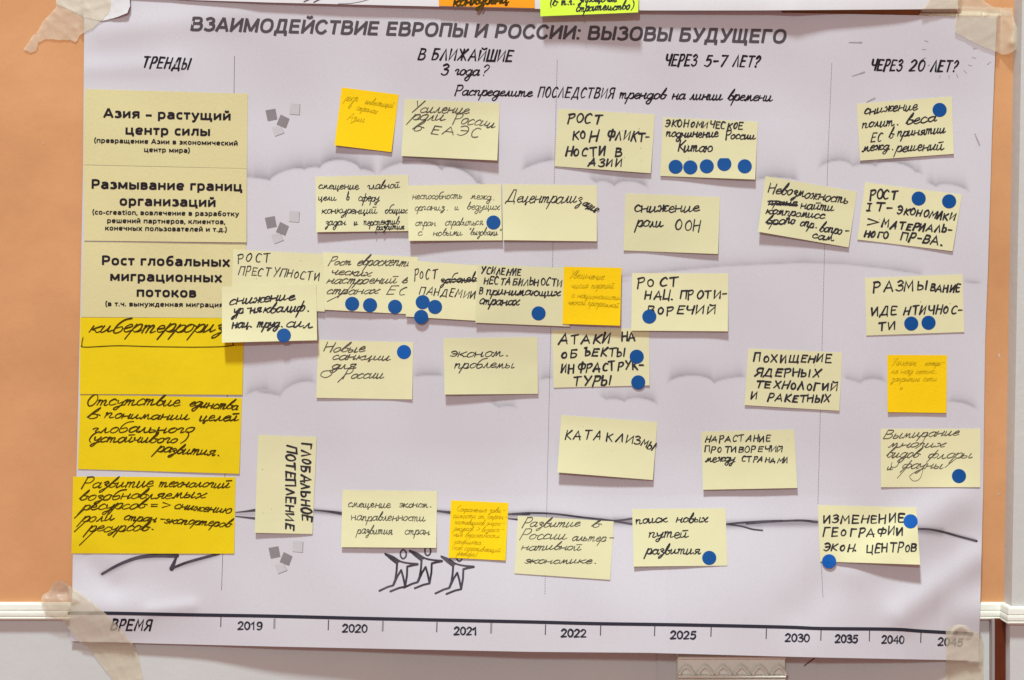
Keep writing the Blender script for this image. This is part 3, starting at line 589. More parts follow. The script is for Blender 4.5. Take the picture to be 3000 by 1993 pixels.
note('y3', [q('S1', 622, 1268), q('S1', 2004, 1273), q('T1', 1992, 492), q('T1', 608, 490)], 'bright yellow card with handwriting Развитие технологий, bottom of the left column', [('S1', 'Развитие', 700, 1368, 1300, 1352, 92), ('S1', 'технологий', 1345, 1356, 1945, 1362, 82), ('S1', 'возобновляемых', 670, 1465, 1735, 1450, 85),
     ('T1', 'ресурсов', 700, 118, 1235, 105, 85), ('T1', '=>', 1285, 112, 1450, 112, 62, .1), ('T1', 'снижению', 1480, 105, 1960, 152, 76), ('T1', 'роли', 690, 218, 960, 210, 85), ('T1', 'стран-экспортеров', 1045, 205, 1955, 266, 72), ('T1', 'ресурсов.', 750, 308, 1305, 288, 85)],
     9.5, m=YEL, ink=INKY, slant=.55, lift=(.4, .8), group='yellow handwritten cards in the left column', name='trend_card', cat='card', extra=y3x)

SG = 'small amber square notes'
note('n1', qs('R2', (730, 745), (1214, 806), (1152, 1295), (668, 1236)), 'small amber square note tilted clockwise, left of the note reading Усиление роли России', [('R2', 'рост', 755, 858, 860, 866, 62), ('R2', 'инвестиций', 928, 884, 1160, 920, 58), ('R2', 'в', 780, 920, 800, 922, 60), ('R2', 'странах', 850, 938, 1025, 968, 58), ('R2', 'Азии', 772, 1015, 915, 1042, 62)],
     3.4, m=ORY, ink=PEN, slant=.4, group=SG, lift=(5, 2.5), specks=2)
note('n2', qs('R2', (1265, 842), (2075, 878), (2052, 1366), (1236, 1328)), 'cream sticky note in slanting script beside the topmost small amber square, reading Усиление роли России', [('R2', 'Усиление', 1320, 955, 1810, 968, 90), ('R2', 'роли', 1320, 1018, 1600, 1032, 88), ('R2', 'России', 1675, 1045, 2030, 1085, 95), ('R2', 'в', 1320, 1115, 1395, 1125, 108), ('R2', 'ЕАЭС', 1478, 1140, 1885, 1168, 76)], 8.5, slant=.45, ink=INKG, lift=(4, 8))
note('n3', qs('R3', (395, 928), (1216, 975), (1180, 1475), (362, 1415)), 'cream sticky note in block capitals reading РОСТ КОНФЛИКТНОСТИ В АЗИИ', [('R3', 'РОСТ', 472, 1040, 748, 1052, 75), ('R3', 'КО', 515, 1185, 632, 1178, 80), ('R3', 'Н', 665, 1205, 735, 1198, 105), ('R3', 'ФЛИКТ-', 805, 1185, 1165, 1202, 78), ('R3', 'НОСТИ', 455, 1325, 785, 1320, 72), ('R3', 'В', 885, 1330, 935, 1330, 72), ('R3', 'АЗИИ', 655, 1415, 932, 1420, 68)], 14, lift=(1.5, 3.5), specks=7)
note('n4', qs('R3', (1285, 1000), (2092, 1036), (2068, 1528), (1260, 1498)), 'cream sticky note reading Экономическое подчинение России Китаю, with a row of five blue dots', [('R3', 'ЭКОНОМИЧЕСКОЕ', 1305, 1075, 1965, 1100, 56), ('R3', 'подчинение', 1310, 1160, 1755, 1168, 78), ('R3', 'России', 1815, 1182, 2065, 1188, 70), ('R3', 'Китаю', 1408, 1292, 1705, 1294, 92)], 11, lift=(2.5, 6), specks=6)
note('n5', qs('R4', (900, 884), (1708, 822), (1726, 1310), (928, 1368)), 'cream sticky note tilted anticlockwise below ЧЕРЕЗ 20 ЛЕТ, with one blue dot in its corner', [('R4', 'снижение', 962, 975, 1420, 930, 82), ('R4', 'полит.', 945, 1090, 1255, 1060, 84), ('R4', 'веса', 1315, 1062, 1575, 1035, 88), ('R4', 'ЕС', 1020, 1208, 1105, 1200, 72), ('R4', 'в', 1175, 1176, 1212, 1172, 95), ('R4', 'принятии', 1240, 1165, 1655, 1128, 80), ('R4', 'межд.', 950, 1290, 1205, 1272, 80), ('R4', 'решений', 1235, 1292, 1640, 1268, 85)], 10, slant=.3, lift=(2, 1.5))
note('n6', qs('R6', (505, 110), (1294, 94), (1312, 572), (512, 582)), 'cream sticky note reading Смещение главной цели, first of the second row', [('R6', 'смещение', 530, 215, 875, 215, 68), ('R6', 'главной', 948, 215, 1220, 208, 68), ('R6', 'цели', 530, 312, 680, 312, 62), ('R6', 'в', 770, 308, 795, 306, 75), ('R6', 'сферу', 870, 320, 1050, 315, 68),
     ('R6', 'конкуренций', 560, 425, 1030, 422, 70), ('R6', 'общих', 1095, 420, 1285, 425, 68), ('R6', 'задач', 590, 525, 765, 520, 68), ('R6', 'и', 835, 520, 862, 520, 60), ('R6', 'перспектив', 915, 520, 1220, 515, 66), ('R6', 'развития', 1025, 562, 1258, 558, 55)], 7.5, slant=.12, lift=(7, 4))
note('n7', qs('R6', (1290, 186), (2085, 172), (2095, 652), (1298, 656)), 'cream sticky note with thin writing Неспособность межд. организ., between its two neighbours', [('R6', 'неспособность', 1330, 300, 1755, 298, 62), ('R6', 'межд.', 1825, 300, 2030, 305, 60), ('R6', 'организ.', 1350, 395, 1630, 395, 60), ('R6', 'и', 1690, 393, 1722, 393, 60), ('R6', 'ведущих', 1795, 385, 2072, 390, 66),
     ('R6', 'стран', 1355, 525, 1530, 525, 64), ('R6', 'справиться', 1608, 525, 1930, 522, 66), ('R6', 'с', 1378, 612, 1415, 612, 62), ('R6', 'новыми', 1508, 610, 1755, 612, 62), ('R6', '"вызовами"', 1808, 605, 2082, 612, 62)], 5.8, slant=.12, ink=INKG, lift=(9, 3), under=['n6'])
note('n8', [q('R6', 2098, 174), q('R7', 722, 184), q('R7', 722, 660), q('R6', 2100, 650)], 'cream sticky note with the one word Децентрализация whose end curls down', [('R7', 'Децентрализ', -48, 322, 590, 332, 105), ('R7', 'ация', 600, 345, 700, 415, 88)], 9, slant=.35, lift=(7, 5))
note('n9', qs('R7', (966, 252), (1770, 284), (1752, 768), (948, 738)), 'cream sticky note with the two lines Снижение роли ООН', [('R7', 'снижение', 1040, 405, 1590, 405, 98), ('R7', 'роли', 1065, 530, 1285, 535, 92), ('R7', 'ООН', 1385, 565, 1600, 578, 92)], 11, slant=.12, lift=(1, 4))
def n10x(I):
    I.line('R8', [(145, 320), (220, 318), (300, 335), (395, 350)], 12); I.line('R8', [(150, 345), (230, 338), (320, 352), (380, 358)], 12); I.line('R8', [(125, 498), (190, 505), (290, 512)], 9)
note('n10', qs('R8', (124, 106), (902, 238), (830, 712), (60, 578)), 'cream sticky note strongly tilted clockwise with crossed-out words, reading Невозможность найти', [('R8', 'Невозможность', 145, 245, 830, 338, 92), ('R8', 'приня', 150, 345, 390, 362, 66), ('R8', 'найти', 420, 378, 700, 402, 82), ('R8', 'компромисс', 130, 418, 620, 472, 76),
     ('R8', 'вро', 125, 508, 285, 520, 80), ('R8', 'по', 295, 505, 370, 510, 76), ('R8', 'опр.', 415, 528, 555, 548, 80), ('R8', 'вопро-', 580, 575, 820, 605, 82), ('R8', 'сам', 520, 630, 700, 655, 70)], 10, slant=.2, lift=(8, 3), extra=n10x)
note('n11', qs('R8', (972, 158), (1795, 264), (1715, 744), (905, 645)), 'cream sticky note reading РОСТ IT-ЭКОНОМИКИ, with two blue dots along its top', [('R8', 'РОСТ', 1005, 300, 1240, 302, 75), ('R8', 'IT-', 995, 398, 1190, 402, 62), ('R8', 'ЭКОНОМИКИ', 1245, 425, 1728, 480, 60), ('R8', '>', 985, 530, 1080, 532, 80, 0), ('R8', 'МАТЕРИАЛЬ-', 1115, 538, 1705, 590, 58), ('R8', 'НОГО', 965, 620, 1165, 630, 54), ('R8', 'ПР-ВА.', 1270, 645, 1622, 695, 66)], 14, slant=.22, lift=(1, 1.5), specks=4)
note('n12', [q('R5', 1985, 730), q('R6', 600, 768), q('R6', 583, 1258), (676, 900)], 'cream sticky note reading РОСТ ПРЕСТУПНОСТИ, partly covered by the note below it', [('R6', 'РОСТ', -156, 838, 112, 840, 78), ('R6', 'ПРЕСТУПНОСТИ', -153, 938, 535, 988, 70)], 9, lift=(1.5, 3), under=['c3', 'c2'], specks=8)
note('n13', qs('R6', (570, 750), (1378, 795), (1360, 1283), (585, 1242)), 'cream sticky note with slanting script Рост евроскептических настроений and three blue dots in a row', [('R6', 'Рост', 615, 860, 805, 862, 68), ('R6', 'евроскепти', 855, 865, 1330, 870, 88), ('R6', 'ческих', 635, 945, 975, 958, 72), ('R6', 'настроений', 600, 1020, 1190, 1015, 76), ('R6', 'в', 1235, 1015, 1285, 1015, 60), ('R6', 'странах', 595, 1105, 1035, 1108, 72), ('R6', 'ЕС', 1105, 1112, 1262, 1110, 68)],
     8, slant=.55, ink=INKG, lift=(1.5, 1.2), under=['n12'], extra=lambda I: (I.line('R6', [(820, 1020), (760, 1090), (605, 1172)], 6), I.line('R6', [(960, 830), (905, 915)], 7)))
note('n14', qs('R6', (1300, 822), (2085, 880), (2075, 1348), (1275, 1300)), 'cream sticky note reading РОСТ ПАНДЕМИИ, with a crossed-out word', [('R6', 'РОСТ', 1350, 985, 1530, 975, 78), ('R6', 'заболев', 1570, 1020, 1875, 1002, 76), ('R6', 'ПАНДЕМИИ', 1385, 1108, 1860, 1148, 66)], 9, lift=(1.2, 1.2), under=['n13'],
     extra=lambda I: (I.line('R6', [(1575, 992), (1700, 985), (1880, 998)], 8), I.line('R6', [(1580, 1005), (1720, 1000), (1870, 985)], 7)))
note('n15', [q('R6', 1885, 858), q('R7', 472, 886), q('R7', 490, 1385), q('R6', 1866, 1352)], 'cream sticky note reading УСИЛЕНИЕ НЕСТАБИЛЬНОСТИ, with one blue dot near its right end', [('R7', 'УСИЛЕНИЕ', -263, 935, 72, 948, 58), ('R7', 'НЕСТАБИЛЬНОСТИ', -243, 1020, 418, 1042, 60), ('R7', 'В', -283, 1108, -255, 1108, 50), ('R7', 'принимающих', -220, 1112, 410, 1125, 76), ('R7', 'странах', -280, 1192, 60, 1204, 82)], 10, lift=(1, 1.2), under=['n14'])
note('n16', qs('R7', (442, 876), (932, 886), (920, 1378), (430, 1362)), 'small amber square note above АТАКИ НА ОБЪЕКТЫ, overlapping the cream note on its left', [('R7', 'Увеличение', 485, 975, 780, 985, 68), ('R7', 'числа партий', 500, 1055, 860, 1062, 58), ('R7', 'с националисти', 505, 1135, 915, 1160, 52), ('R7', 'ческой программой', 470, 1195, 905, 1222, 54)], 3.4, m=ORY, ink=PEN, slant=.4, group=SG, lift=(2, 3.5), under=['n15'])
note('n17', qs('R7', (1022, 930), (1840, 934), (1836, 1426), (1014, 1420)), 'cream sticky note in block capitals reading РОСТ НАЦ. ПРОТИВОРЕЧИЙ, above the right end of АТАКИ НА', [('R7', 'РОСТ', 1075, 1050, 1405, 1040, 80), ('R7', 'НАЦ.', 1135, 1152, 1365, 1150, 74), ('R7', 'ПРОТИ-', 1430, 1142, 1820, 1140, 70), ('R7', 'ВОРЕЧИЙ', 1155, 1280, 1715, 1278, 70)], 13, lift=(4.5, 5), specks=5)
note('n18', [q('R5', 1888, 1046), q('R6', 512, 1026), q('R6', 520, 1502), q('R5', 1888, 1522)], 'cream sticky note reading Снижение ур-ня квалиф., overlapping the left column, with one blue dot on its lower edge', [('R6', 'снижение', -228, 1195, 325, 1160, 90), ('R6', 'ур-ня', -195, 1280, 40, 1268, 86), ('R6', 'квалиф.', 60, 1268, 448, 1252, 88), ('R6', 'нац.', -205, 1400, -35, 1388, 82), ('R6', 'труд.', 10, 1388, 225, 1385, 80), ('R6', 'сил', 255, 1388, 475, 1390, 84)],
     11, slant=.35, lift=(12, 8), under=['c3', 'y1', 'n12'])
note('n19', qs('S2', (530, 106), (1338, 126), (1328, 612), (512, 598)), 'cream sticky note reading Новые санкции для России, with one bright blue dot', [('S2', 'Новые', 575, 205, 920, 205, 82), ('S2', 'санкции', 640, 270, 1140, 278, 72), ('S2', 'для', 640, 345, 845, 350, 70), ('S2', 'России', 745, 430, 1080, 430, 86)], 8.5, slant=.55, ink=INKG, lift=(1.5, 1),
     extra=lambda I: (I.line('S2', [(655, 350), (640, 400), (590, 425), (550, 405), (575, 372), (640, 365)], 7), I.line('S2', [(770, 390), (695, 465)], 7)))
note('n20', [q('S2', 1594, 92), q('S3', 215, 80), q('S3', 222, 564), q('S2', 1604, 570)], 'cream sticky note reading Эконом. проблемы, plain lower half, no dots', [('S2', 'эконом.', 1650, 245, 2145, 245, 82), ('S2', 'проблемы', 1690, 345, 2195, 345, 82)], 8, slant=.3, lift=(7, 3))
note('n21', [q('S3', 340, 20), q('S3', 1166, 5), q('S3', 1170, 492), q('S3', 355, 512)], 'cream sticky note reading АТАКИ НА ОБЪЕКТЫ ИНФРАСТРУКТУРЫ, with two blue dots at its right edge', [('S3', 'АТАКИ', 405, 138, 830, 122, 80), ('S3', 'НА', 930, 118, 1050, 105, 68), ('S3', 'ОБ', 425, 258, 552, 252, 64), ('S3', 'ЪЕКТЫ', 612, 245, 955, 238, 68), ('S3', 'ИНФРАСТРУК-', 418, 385, 1115, 352, 72), ('S3', 'ТУРЫ', 520, 490, 832, 485, 70)], 14, lift=(.8, .6), e=0.0003, specks=4)
note('n22', [q('S3', 2010, 178), q('S4', 776, 212), q('S4', 752, 708), q('S3', 1978, 660)], 'cream sticky note in heavy capitals reading ПОХИЩЕНИЕ ЯДЕРНЫХ ТЕХНОЛОГИЙ', [('S4', 'ПОХИЩЕНИЕ', 28, 290, 685, 296, 64), ('S4', 'ЯДЕРНЫХ', 30, 408, 575, 422, 66), ('S4', 'ТЕХНОЛОГИЙ', 45, 512, 730, 538, 60), ('S4', 'И', 2, 605, 52, 605, 58), ('S4', 'РАКЕТНЫХ', 148, 622, 670, 636, 62)], 13.5, lift=(.8, 2.4), specks=5)
note('n23', qs('R8', (970, 972), (1800, 940), (1815, 1432), (982, 1462)), 'cream sticky note reading РАЗМЫВАНИЕ ИДЕНТИЧНОСТИ, with two blue dots side by side', [('R8', 'РАЗМЫ', 1045, 1090, 1490, 1072, 78), ('R8', 'ВАНИЕ', 1525, 1080, 1778, 1090, 62), ('R8', 'ИДЕ', 1020, 1300, 1240, 1286, 76), ('R8', 'НТИЧНОС-', 1300, 1282, 1795, 1272, 68), ('R8', 'ТИ', 1080, 1420, 1225, 1405, 68)], 13, lift=(.7, .7), specks=9)
note('n24', qs('S4', (1160, 233), (1668, 235), (1662, 727), (1163, 720)), 'small amber square note at the far right, between РАЗМЫВАНИЕ and Вымирание', [('S4', 'Усиление', 1200, 320, 1405, 322, 62), ('S4', 'контро-', 1480, 322, 1640, 320, 50), ('S4', 'ля над сетью,', 1190, 388, 1578, 390, 48), ('S4', 'закрытие сети', 1195, 458, 1580, 455, 50), ('S4', 'и', 1268, 525, 1290, 525, 44)], 3.2, m=ORY, ink=PEN, slant=.4, group=SG, lift=(3, 2))
note('n25', qs('S3', (420, 745), (1236, 805), (1198, 1297), (386, 1232)), 'cream sticky note tilted clockwise with the one word КАТАКЛИЗМЫ', [('S3', 'КАТА', 460, 948, 755, 950, 75), ('S3', 'КЛИЗ', 805, 965, 1085, 995, 72), ('S3', 'МЫ', 1092, 1000, 1195, 1040, 62)], 11, lift=(11, 6), pw=1.3, specks=8)
note('n26', [q('S3', 1610, 886), q('S4', 368, 868), q('S4', 395, 1365), q('S3', 1625, 1380)], 'cream sticky note reading НАРАСТАНИЕ ПРОТИВОРЕЧИЙ МЕЖДУ СТРАНАМИ, empty lower half', [('S3', 'НАРАСТАНИЕ', 1645, 972, 2198, 968, 50), ('S3', 'ПРОТИВОРЕЧИЙ', 1642, 1060, 2298, 1056, 48), ('S3', 'между', 1645, 1140, 1900, 1140, 68), ('S3', 'СТРАНАМИ', 1955, 1140, 2345, 1150, 44)], 9.5, lift=(6, 6), specks=4)
note('n27', qs('S4', (1104, 862), (1952, 860), (1950, 1358), (1106, 1358)), 'cream sticky note in looping script reading Вымирание многих видов, lower right, with one blue dot', [('S4', 'Вымирание', 1130, 945, 1765, 920, 76), ('S4', 'многих', 1170, 1018, 1645, 1018, 72), ('S4', 'видов', 1145, 1110, 1420, 1110, 92), ('S4', 'флоры', 1505, 1110, 1880, 1110, 80), ('S4', 'и', 1155, 1210, 1200, 1210, 60), ('S4', 'фауны', 1285, 1195, 1630, 1195, 80)], 7.5, slant=.6, ink=INKG, lift=(.8, .8),
     extra=lambda I: (I.line('S4', [(1500, 900), (1450, 990), (1400, 1030)], 5), I.line('S4', [(1275, 1110), (1240, 1180), (1195, 1185), (1200, 1145)], 5), I.line('S4', [(1330, 1185), (1245, 1280)], 5), I.line('S4', [(1470, 1180), (1440, 1280), (1385, 1305), (1350, 1265), (1400, 1225)], 4), I.line('S4', [(1750, 1110), (1650, 1190)], 5)))
note('n28', [q('S2', 20, 914), q('S2', 516, 930), q('T2', 480, 325), q('T2', -12, 315)], 'cream sticky note turned upright with capitals running downwards, reading ГЛОБАЛЬНОЕ ПОТЕПЛЕНИЕ', [('S2', 'ГЛОБАЛЬНОЕ', 392, 988, 386, 1636, 78), ('S2', 'ПОТЕПЛЕНИЕ', 262, 1002, 252, 1708, 74)], 15, slant=.12, lift=(5, .8), specks=8, e=0.0006)
note('n29', [q('S2', 736, 1382), q('S2', 1540, 1392), q('T2', 1534, 443), q('T2', 724, 437)], 'cream sticky note above the printed running figures, reading Смещение эконом. направленности', [('T2', 'смещение', 782, 92, 1145, 97, 70), ('T2', 'эконом.', 1218, 95, 1492, 100, 66), ('T2', 'направленности', 808, 205, 1435, 215, 74), ('T2', 'развития', 862, 322, 1160, 325, 72), ('T2', 'стран', 1265, 325, 1475, 328, 68)], 7, slant=.12, ink=INKG, lift=(5, 4))
note('n30', qs('T2', (1660, 38), (2147, 60), (2122, 550), (1638, 526)), 'small amber square note filled with eight lines of tiny writing, right of the running figures', [('T2', 'Сохранение зави-', 1705, 130, 2110, 145, 48), ('T2', 'симости от стран-', 1675, 185, 2130, 200, 48), ('T2', 'поставщиков энерго-', 1685, 240, 2105, 255, 46), ('T2', 'ресурсов > возраст-', 1685, 295, 2095, 310, 46), ('T2', 'ние вероятности', 1675, 345, 2070, 358, 46),
     ('T2', 'конфликта.', 1685, 405, 1925, 415, 46), ('T2', '(как сдерживающий', 1665, 455, 2075, 480, 44), ('T2', 'фактора)', 1705, 505, 1870, 512, 42)], 3.4, m=ORY, ink=PEN, slant=.4, group=SG, lift=(1.5, 2.5))
note('n31', qs('T3', (50, 170), (865, 218), (835, 715), (20, 660)), 'cream slanting-script note low on the poster, right of the amber note full of tiny writing', [('T3', 'Развитие', 85, 262, 575, 262, 78), ('T3', 'в', 675, 270, 745, 270, 74), ('T3', 'России', 75, 368, 460, 368, 88), ('T3', 'альтер-', 505, 380, 850, 388, 70), ('T3', 'нативной', 75, 460, 580, 462, 68), ('T3', 'экономике.', 105, 568, 715, 578, 62)], 7.5, slant=.5, ink=INKG, lift=(.7, 1.2))
note('n32', qs('T3', (1022, 113), (1816, 106), (1832, 594), (1036, 602)), 'cream sticky note reading Поиск новых путей развития, with one blue dot in its lower right', [('T3', 'поиск', 1055, 235, 1320, 222, 74), ('T3', 'новых', 1400, 222, 1665, 228, 76), ('T3', 'путей', 1165, 352, 1500, 352, 84), ('T3', 'развития', 1140, 492, 1600, 495, 82)], 10, slant=.15, lift=(4, .8))
note('n33', qs('T4', (570, 78), (1406, 100), (1440, 586), (588, 558)), 'cream sticky note reading ИЗМЕНЕНИЕ ГЕОГРАФИИ ЭКОН. ЦЕНТРОВ, its lower right corner lifted', [('T4', 'ИЗМЕНЕНИЕ', 612, 228, 1300, 226, 68), ('T4', 'ГЕОГРАФИИ', 618, 350, 1300, 332, 68), ('T4', 'ЭКОН.', 618, 468, 895, 470, 58), ('T4', 'ЦЕНТРОВ', 985, 480, 1408, 478, 72)], 13, slant=.14, lift=(.8, 17), pw=1.5)

# ---------------------------------------------------------------- blue dot stickers
def dot(r, x, y, on, label, m=BLUE, cut=None, over=False, e=0.0003):
    cx, cy = q(r, x, y); R = 20.8; D = notes[on].D
    P = [(cx, cy)]; n = 40
    for ring in (0.5, 0.96, 1.0):
        for k in range(n):
            a = 2 * math.pi * k / n; yy = cy + R * ring * math.sin(a)
            if cut is not None: yy = max(yy, cy - R * cut)
            P.append((cx + R * ring * math.cos(a), yy))
    P = np.array(P); d = D(P[:, 0], P[:, 1]) + e
    d[1 + 2 * n:] -= 0.0001
    V = Wn(P, d); F = []
    for k in range(n):
        j = (k + 1) % n; F.append((0, 1 + j, 1 + k))
        for g in (0, 1):
            a = 1 + g * n; F.append((a + k, a + j, a + n + j, a + n + k))
    b = len(V); back = V[1 + 2 * n:].copy(); back[:, 1] += 0.00018; V = np.concatenate([V, back])
    for k in range(n):
        j = (k + 1) % n; F.append((1 + 2 * n + k, 1 + 2 * n + j, b + j, b + k))
    o = mk('dot_sticker', V, F, m)
    tag(o, label, 'sticker', 'round blue dot stickers')
    return o
dn = 'blue dot on the note reading Экономическое подчинение, '
dot('R3', 1392, 1420, 'n4', dn + 'leftmost of the five')
dot('R3', 1517, 1425, 'n4', dn + 'touching the leftmost dot on its right', e=.00034)
dot('R3', 1657, 1416, 'n4', dn + 'middle of the five')
dot('R3', 1806, 1396, 'n4', dn + 'with a flat folded top edge', cut=.82)
dot('R3', 1980, 1416, 'n4', dn + 'rightmost of the five')
dot('R4', 1605, 936, 'n5', 'single blue dot in the upper right corner of the tilted note below ЧЕРЕЗ 20 ЛЕТ')
dot('R6', 2020, 500, 'n7', 'single blue dot at the right edge of the note reading Неспособность')
dot('R6', 818, 1192, 'n13', 'blue dot on the Рост евроскептических note, leftmost of its three')
dot('R6', 970, 1203, 'n13', 'blue dot on the Рост евроскептических note, middle of its three')
dot('R6', 1183, 1217, 'n13', 'blue dot on the Рост евроскептических note, rightmost of its three')
dot('R6', 1418, 1178, 'n14', 'blue dot on the ПАНДЕМИИ note, upper left of its three')
dot('R6', 1523, 1218, 'n14', 'blue dot on the ПАНДЕМИИ note, right one overlapping its neighbour', e=.00036)
dot('R6', 1405, 1303, 'n14', 'blue dot hanging over the lower edge of the ПАНДЕМИИ note')
dot('R6', 237, 1461, 'n18', 'single blue dot on the lower edge of the note reading Снижение ур-ня')
dot('R7', 226, 1273, 'n15', 'single blue dot just left of the small amber square above АТАКИ НА ОБЪЕКТЫ')
dot('R7', 1168, 1301, 'n17', 'single blue dot covering the first letter on the РОСТ НАЦ. ПРОТИВОРЕЧИЙ note')
dot('S2', 1259, 208, 'n19', 'brighter blue dot in the corner of the note reading Новые санкции', m=BLUEB)
dot('S3', 1061, 248, 'n21', 'upper blue dot on the note reading АТАКИ НА ОБЪЕКТЫ')
dot('S3', 1074, 466, 'n21', 'lower blue dot on the note reading АТАКИ НА ОБЪЕКТЫ, over its bottom edge')
dot('R8', 1427, 296, 'n11', 'left blue dot on the note reading РОСТ IT-ЭКОНОМИКИ')
dot('R8', 1686, 320, 'n11', 'right blue dot on the note reading РОСТ IT-ЭКОНОМИКИ')
dot('R8', 1364, 1360, 'n23', 'left blue dot on the note reading РАЗМЫВАНИЕ')
dot('R8', 1511, 1353, 'n23', 'right blue dot on the note reading РАЗМЫВАНИЕ')
dot('S4', 1770, 1263, 'n27', 'single blue dot on the note in looping script reading Вымирание')
dot('T3', 1678, 528, 'n32', 'single blue dot on the bottom row note reading Поиск новых путей')
dot('T4', 1358, 217, 'n33', 'blue dot at the upper right of the ИЗМЕНЕНИЕ ГЕОГРАФИИ note', m=BLUEB)
dot('T4', 665, 557, 'n33', 'blue dot over the lower left corner of the ИЗМЕНЕНИЕ ГЕОГРАФИИ note', m=BLUEB)

# ---------------------------------------------------------------- upper poster and its notes
def HU(x, y):
    x = np.asarray(x, float); y = np.asarray(y, float)
    t = sm((y + 150) / 180)
    lift = np.interp(x, [500, 760, 1100, 1500, 1900, 2250, 2330, 2420, 2650, 2760, 2900], [2, 5, 6, 7, 9, 10, 13, 10, 6, 2.5, 1])
    return H(x, np.maximum(y, 0)) * 0.9 + 0.0012 + lift * 0.001 * t
nx, ny = 220, 14
ub = ([330, 551, 750, 800, 1300, 1550, 1900, 2200, 2700, 2835], [-14, 0, 6.5, 8, 20, 26, 31, 31, 27.5, 26])
P = []
for j in range(ny + 1):
    for i in range(nx + 1):
        x = 330 + (2806 - 330) * i / nx; yb = np.interp(x, *ub); P.append((x, -260 + (yb + 260) * j / ny))
P = np.array(P); V = Wn(P, HU(P[:, 0], P[:, 1]))
F = [(j * (nx + 1) + i, (j + 1) * (nx + 1) + i, (j + 1) * (nx + 1) + i + 1, j * (nx + 1) + i + 1) for j in range(ny) for i in range(nx)]
upper = mk('upper_poster', V, F, WPAP, smooth=True)
tag(upper, 'bottom edge of a second white poster hanging above the timeline poster', 'poster')
I = Ink(HU); I.line('R2', [(408, 16), (450, -5), (520, -30)], 10, False); I.line('R2', [(492, 20), (530, 0), (600, -30)], 10, False); I.build('printed_drawing_line', PRH, upper)
I = Ink(HU); I.line('R2', [(700, 33), (800, 30), (900, 12), (990, -15)], 4); I.build('printed_drawing_line', PRH, upper)
def HN(x, y): return HU(x, np.minimum(np.asarray(y, float), 28)) 
note('t1', [q('R2', 1545, -260), q('R3', 190, -245), q('R3', 192, 70), q('R2', 1556, 51)], 'bright orange sticky note cut by the top of the picture, on the upper poster', [('R2', 'конкуренц', 1680, 50, 2150, 22, 90)], 15, m=ORA, lift=(1, 1), slant=.3, group=None, base=HN, ink=INKY)
note('t2', qs('R3', (230, -300), (1086, -330), (1073, 106), (242, 140)), 'lime green sticky note hanging over the top edge of the timeline poster', [('R3', '(в', 318, 52, 385, 48, 80), ('R3', 'т.г.', 420, 45, 530, 40, 70), ('R3', 'упрощение', 575, 16, 890, 14, 72), ('R3', 'строительство)', 545, 98, 1030, 80, 72)], 10, m=GRN, lift=(7, 10), slant=.25, group=None, base=HN)

# ---------------------------------------------------------------- walls and mouldings
XL = -4200; XR = 2940
V, F = box(XL, 2972, -2300, 1790, -0.12, 0.0); tag(mk('wall', V, F, WALL), 'orange plaster wall above the moulding', kind='structure')
V, F = box(XL, 2960, 1795, 4000, -0.12, 0.0); tag(mk('lower_wall', V, F, LOW), 'greyish white painted lower wall below the moulding', kind='structure')
CHIP = mat('bare_chip', (0.62, 0.45, 0.34), rough=0.9)
for cx_, cy_, r_ in [(2927, 1041, 4.5), (2925, 1447, 3.2), (2903, 1280, 1.8), (128, 420, 1.5), (60, 1010, 2.0), (150, 1340, 1.6), (35, 1510, 1.8)]:
    I = Ink(lambda x, y: 0.0002 + 0 * np.asarray(x, float), 0.0001); nn_ = 9
    I.add([(cx_ + r_ * rng.uniform(.5, 1.1) * math.cos(a), cy_ + 1.6 * r_ * rng.uniform(.5, 1.1) * math.sin(a)) for a in np.linspace(0, 2 * math.pi, nn_ + 1)[:-1]], [tuple(range(nn_ - 1, -1, -1))])
    I.build('paint_chip', CHIP, bpy.data.objects['wall'])
# pilaster at the right, leaning as its edge does in the picture
pts = [(2971 + 17, -600), (2971, 0), (2940, 1772), (2939, 1800)]
V = []
for d in (0.0, 0.0305):
    for (x, y) in pts: X = (x - 1500) * S; V.append((X, -d + (0.02 if d == 0 else 0), ZC - (y - 996.5) * S))
    for (x, y) in [(5200, 1800), (5200, -600)]: V.append(((x - 1500) * S, -d + (0.02 if d == 0 else 0), ZC - (y - 996.5) * S))
n = 6; F = [tuple(range(n, 2 * n)), tuple(range(n - 1, -1, -1))] + [(i, (i + 1) % n, n + (i + 1) % n, n + i) for i in range(n)]
tag(mk('pilaster', V, F, PIL), 'white painted pilaster edge standing proud of the orange wall at the right', 'pilaster')
V, F = box(2936, 5200, 1806, 4000, 0.0, 0.0300); tag(mk('plinth', V, F, LOW), 'grey white plinth of the pilaster below the moulding in the lower right corner', 'plinth')
V, F = box(2906, 2935.5, 1808, 4000, 0.0, 0.0140); tag(mk('wood_strip', V, F, BROWN), 'dark red brown wooden strip in the lower right corner, under the moulding', 'wood strip')
V, F = box(2898, 2905.5, 1808, 4000, 0.0, 0.0120); tag(mk('gap_shade_strip', V, F, mat('painted_gap_shade', (0.36, 0.30, 0.28))), 'narrow grey strip painted as the shadow gap beside the dark brown wooden strip', 'shade strip')  # grey strip stands in for the shadow in the gap beside the wood
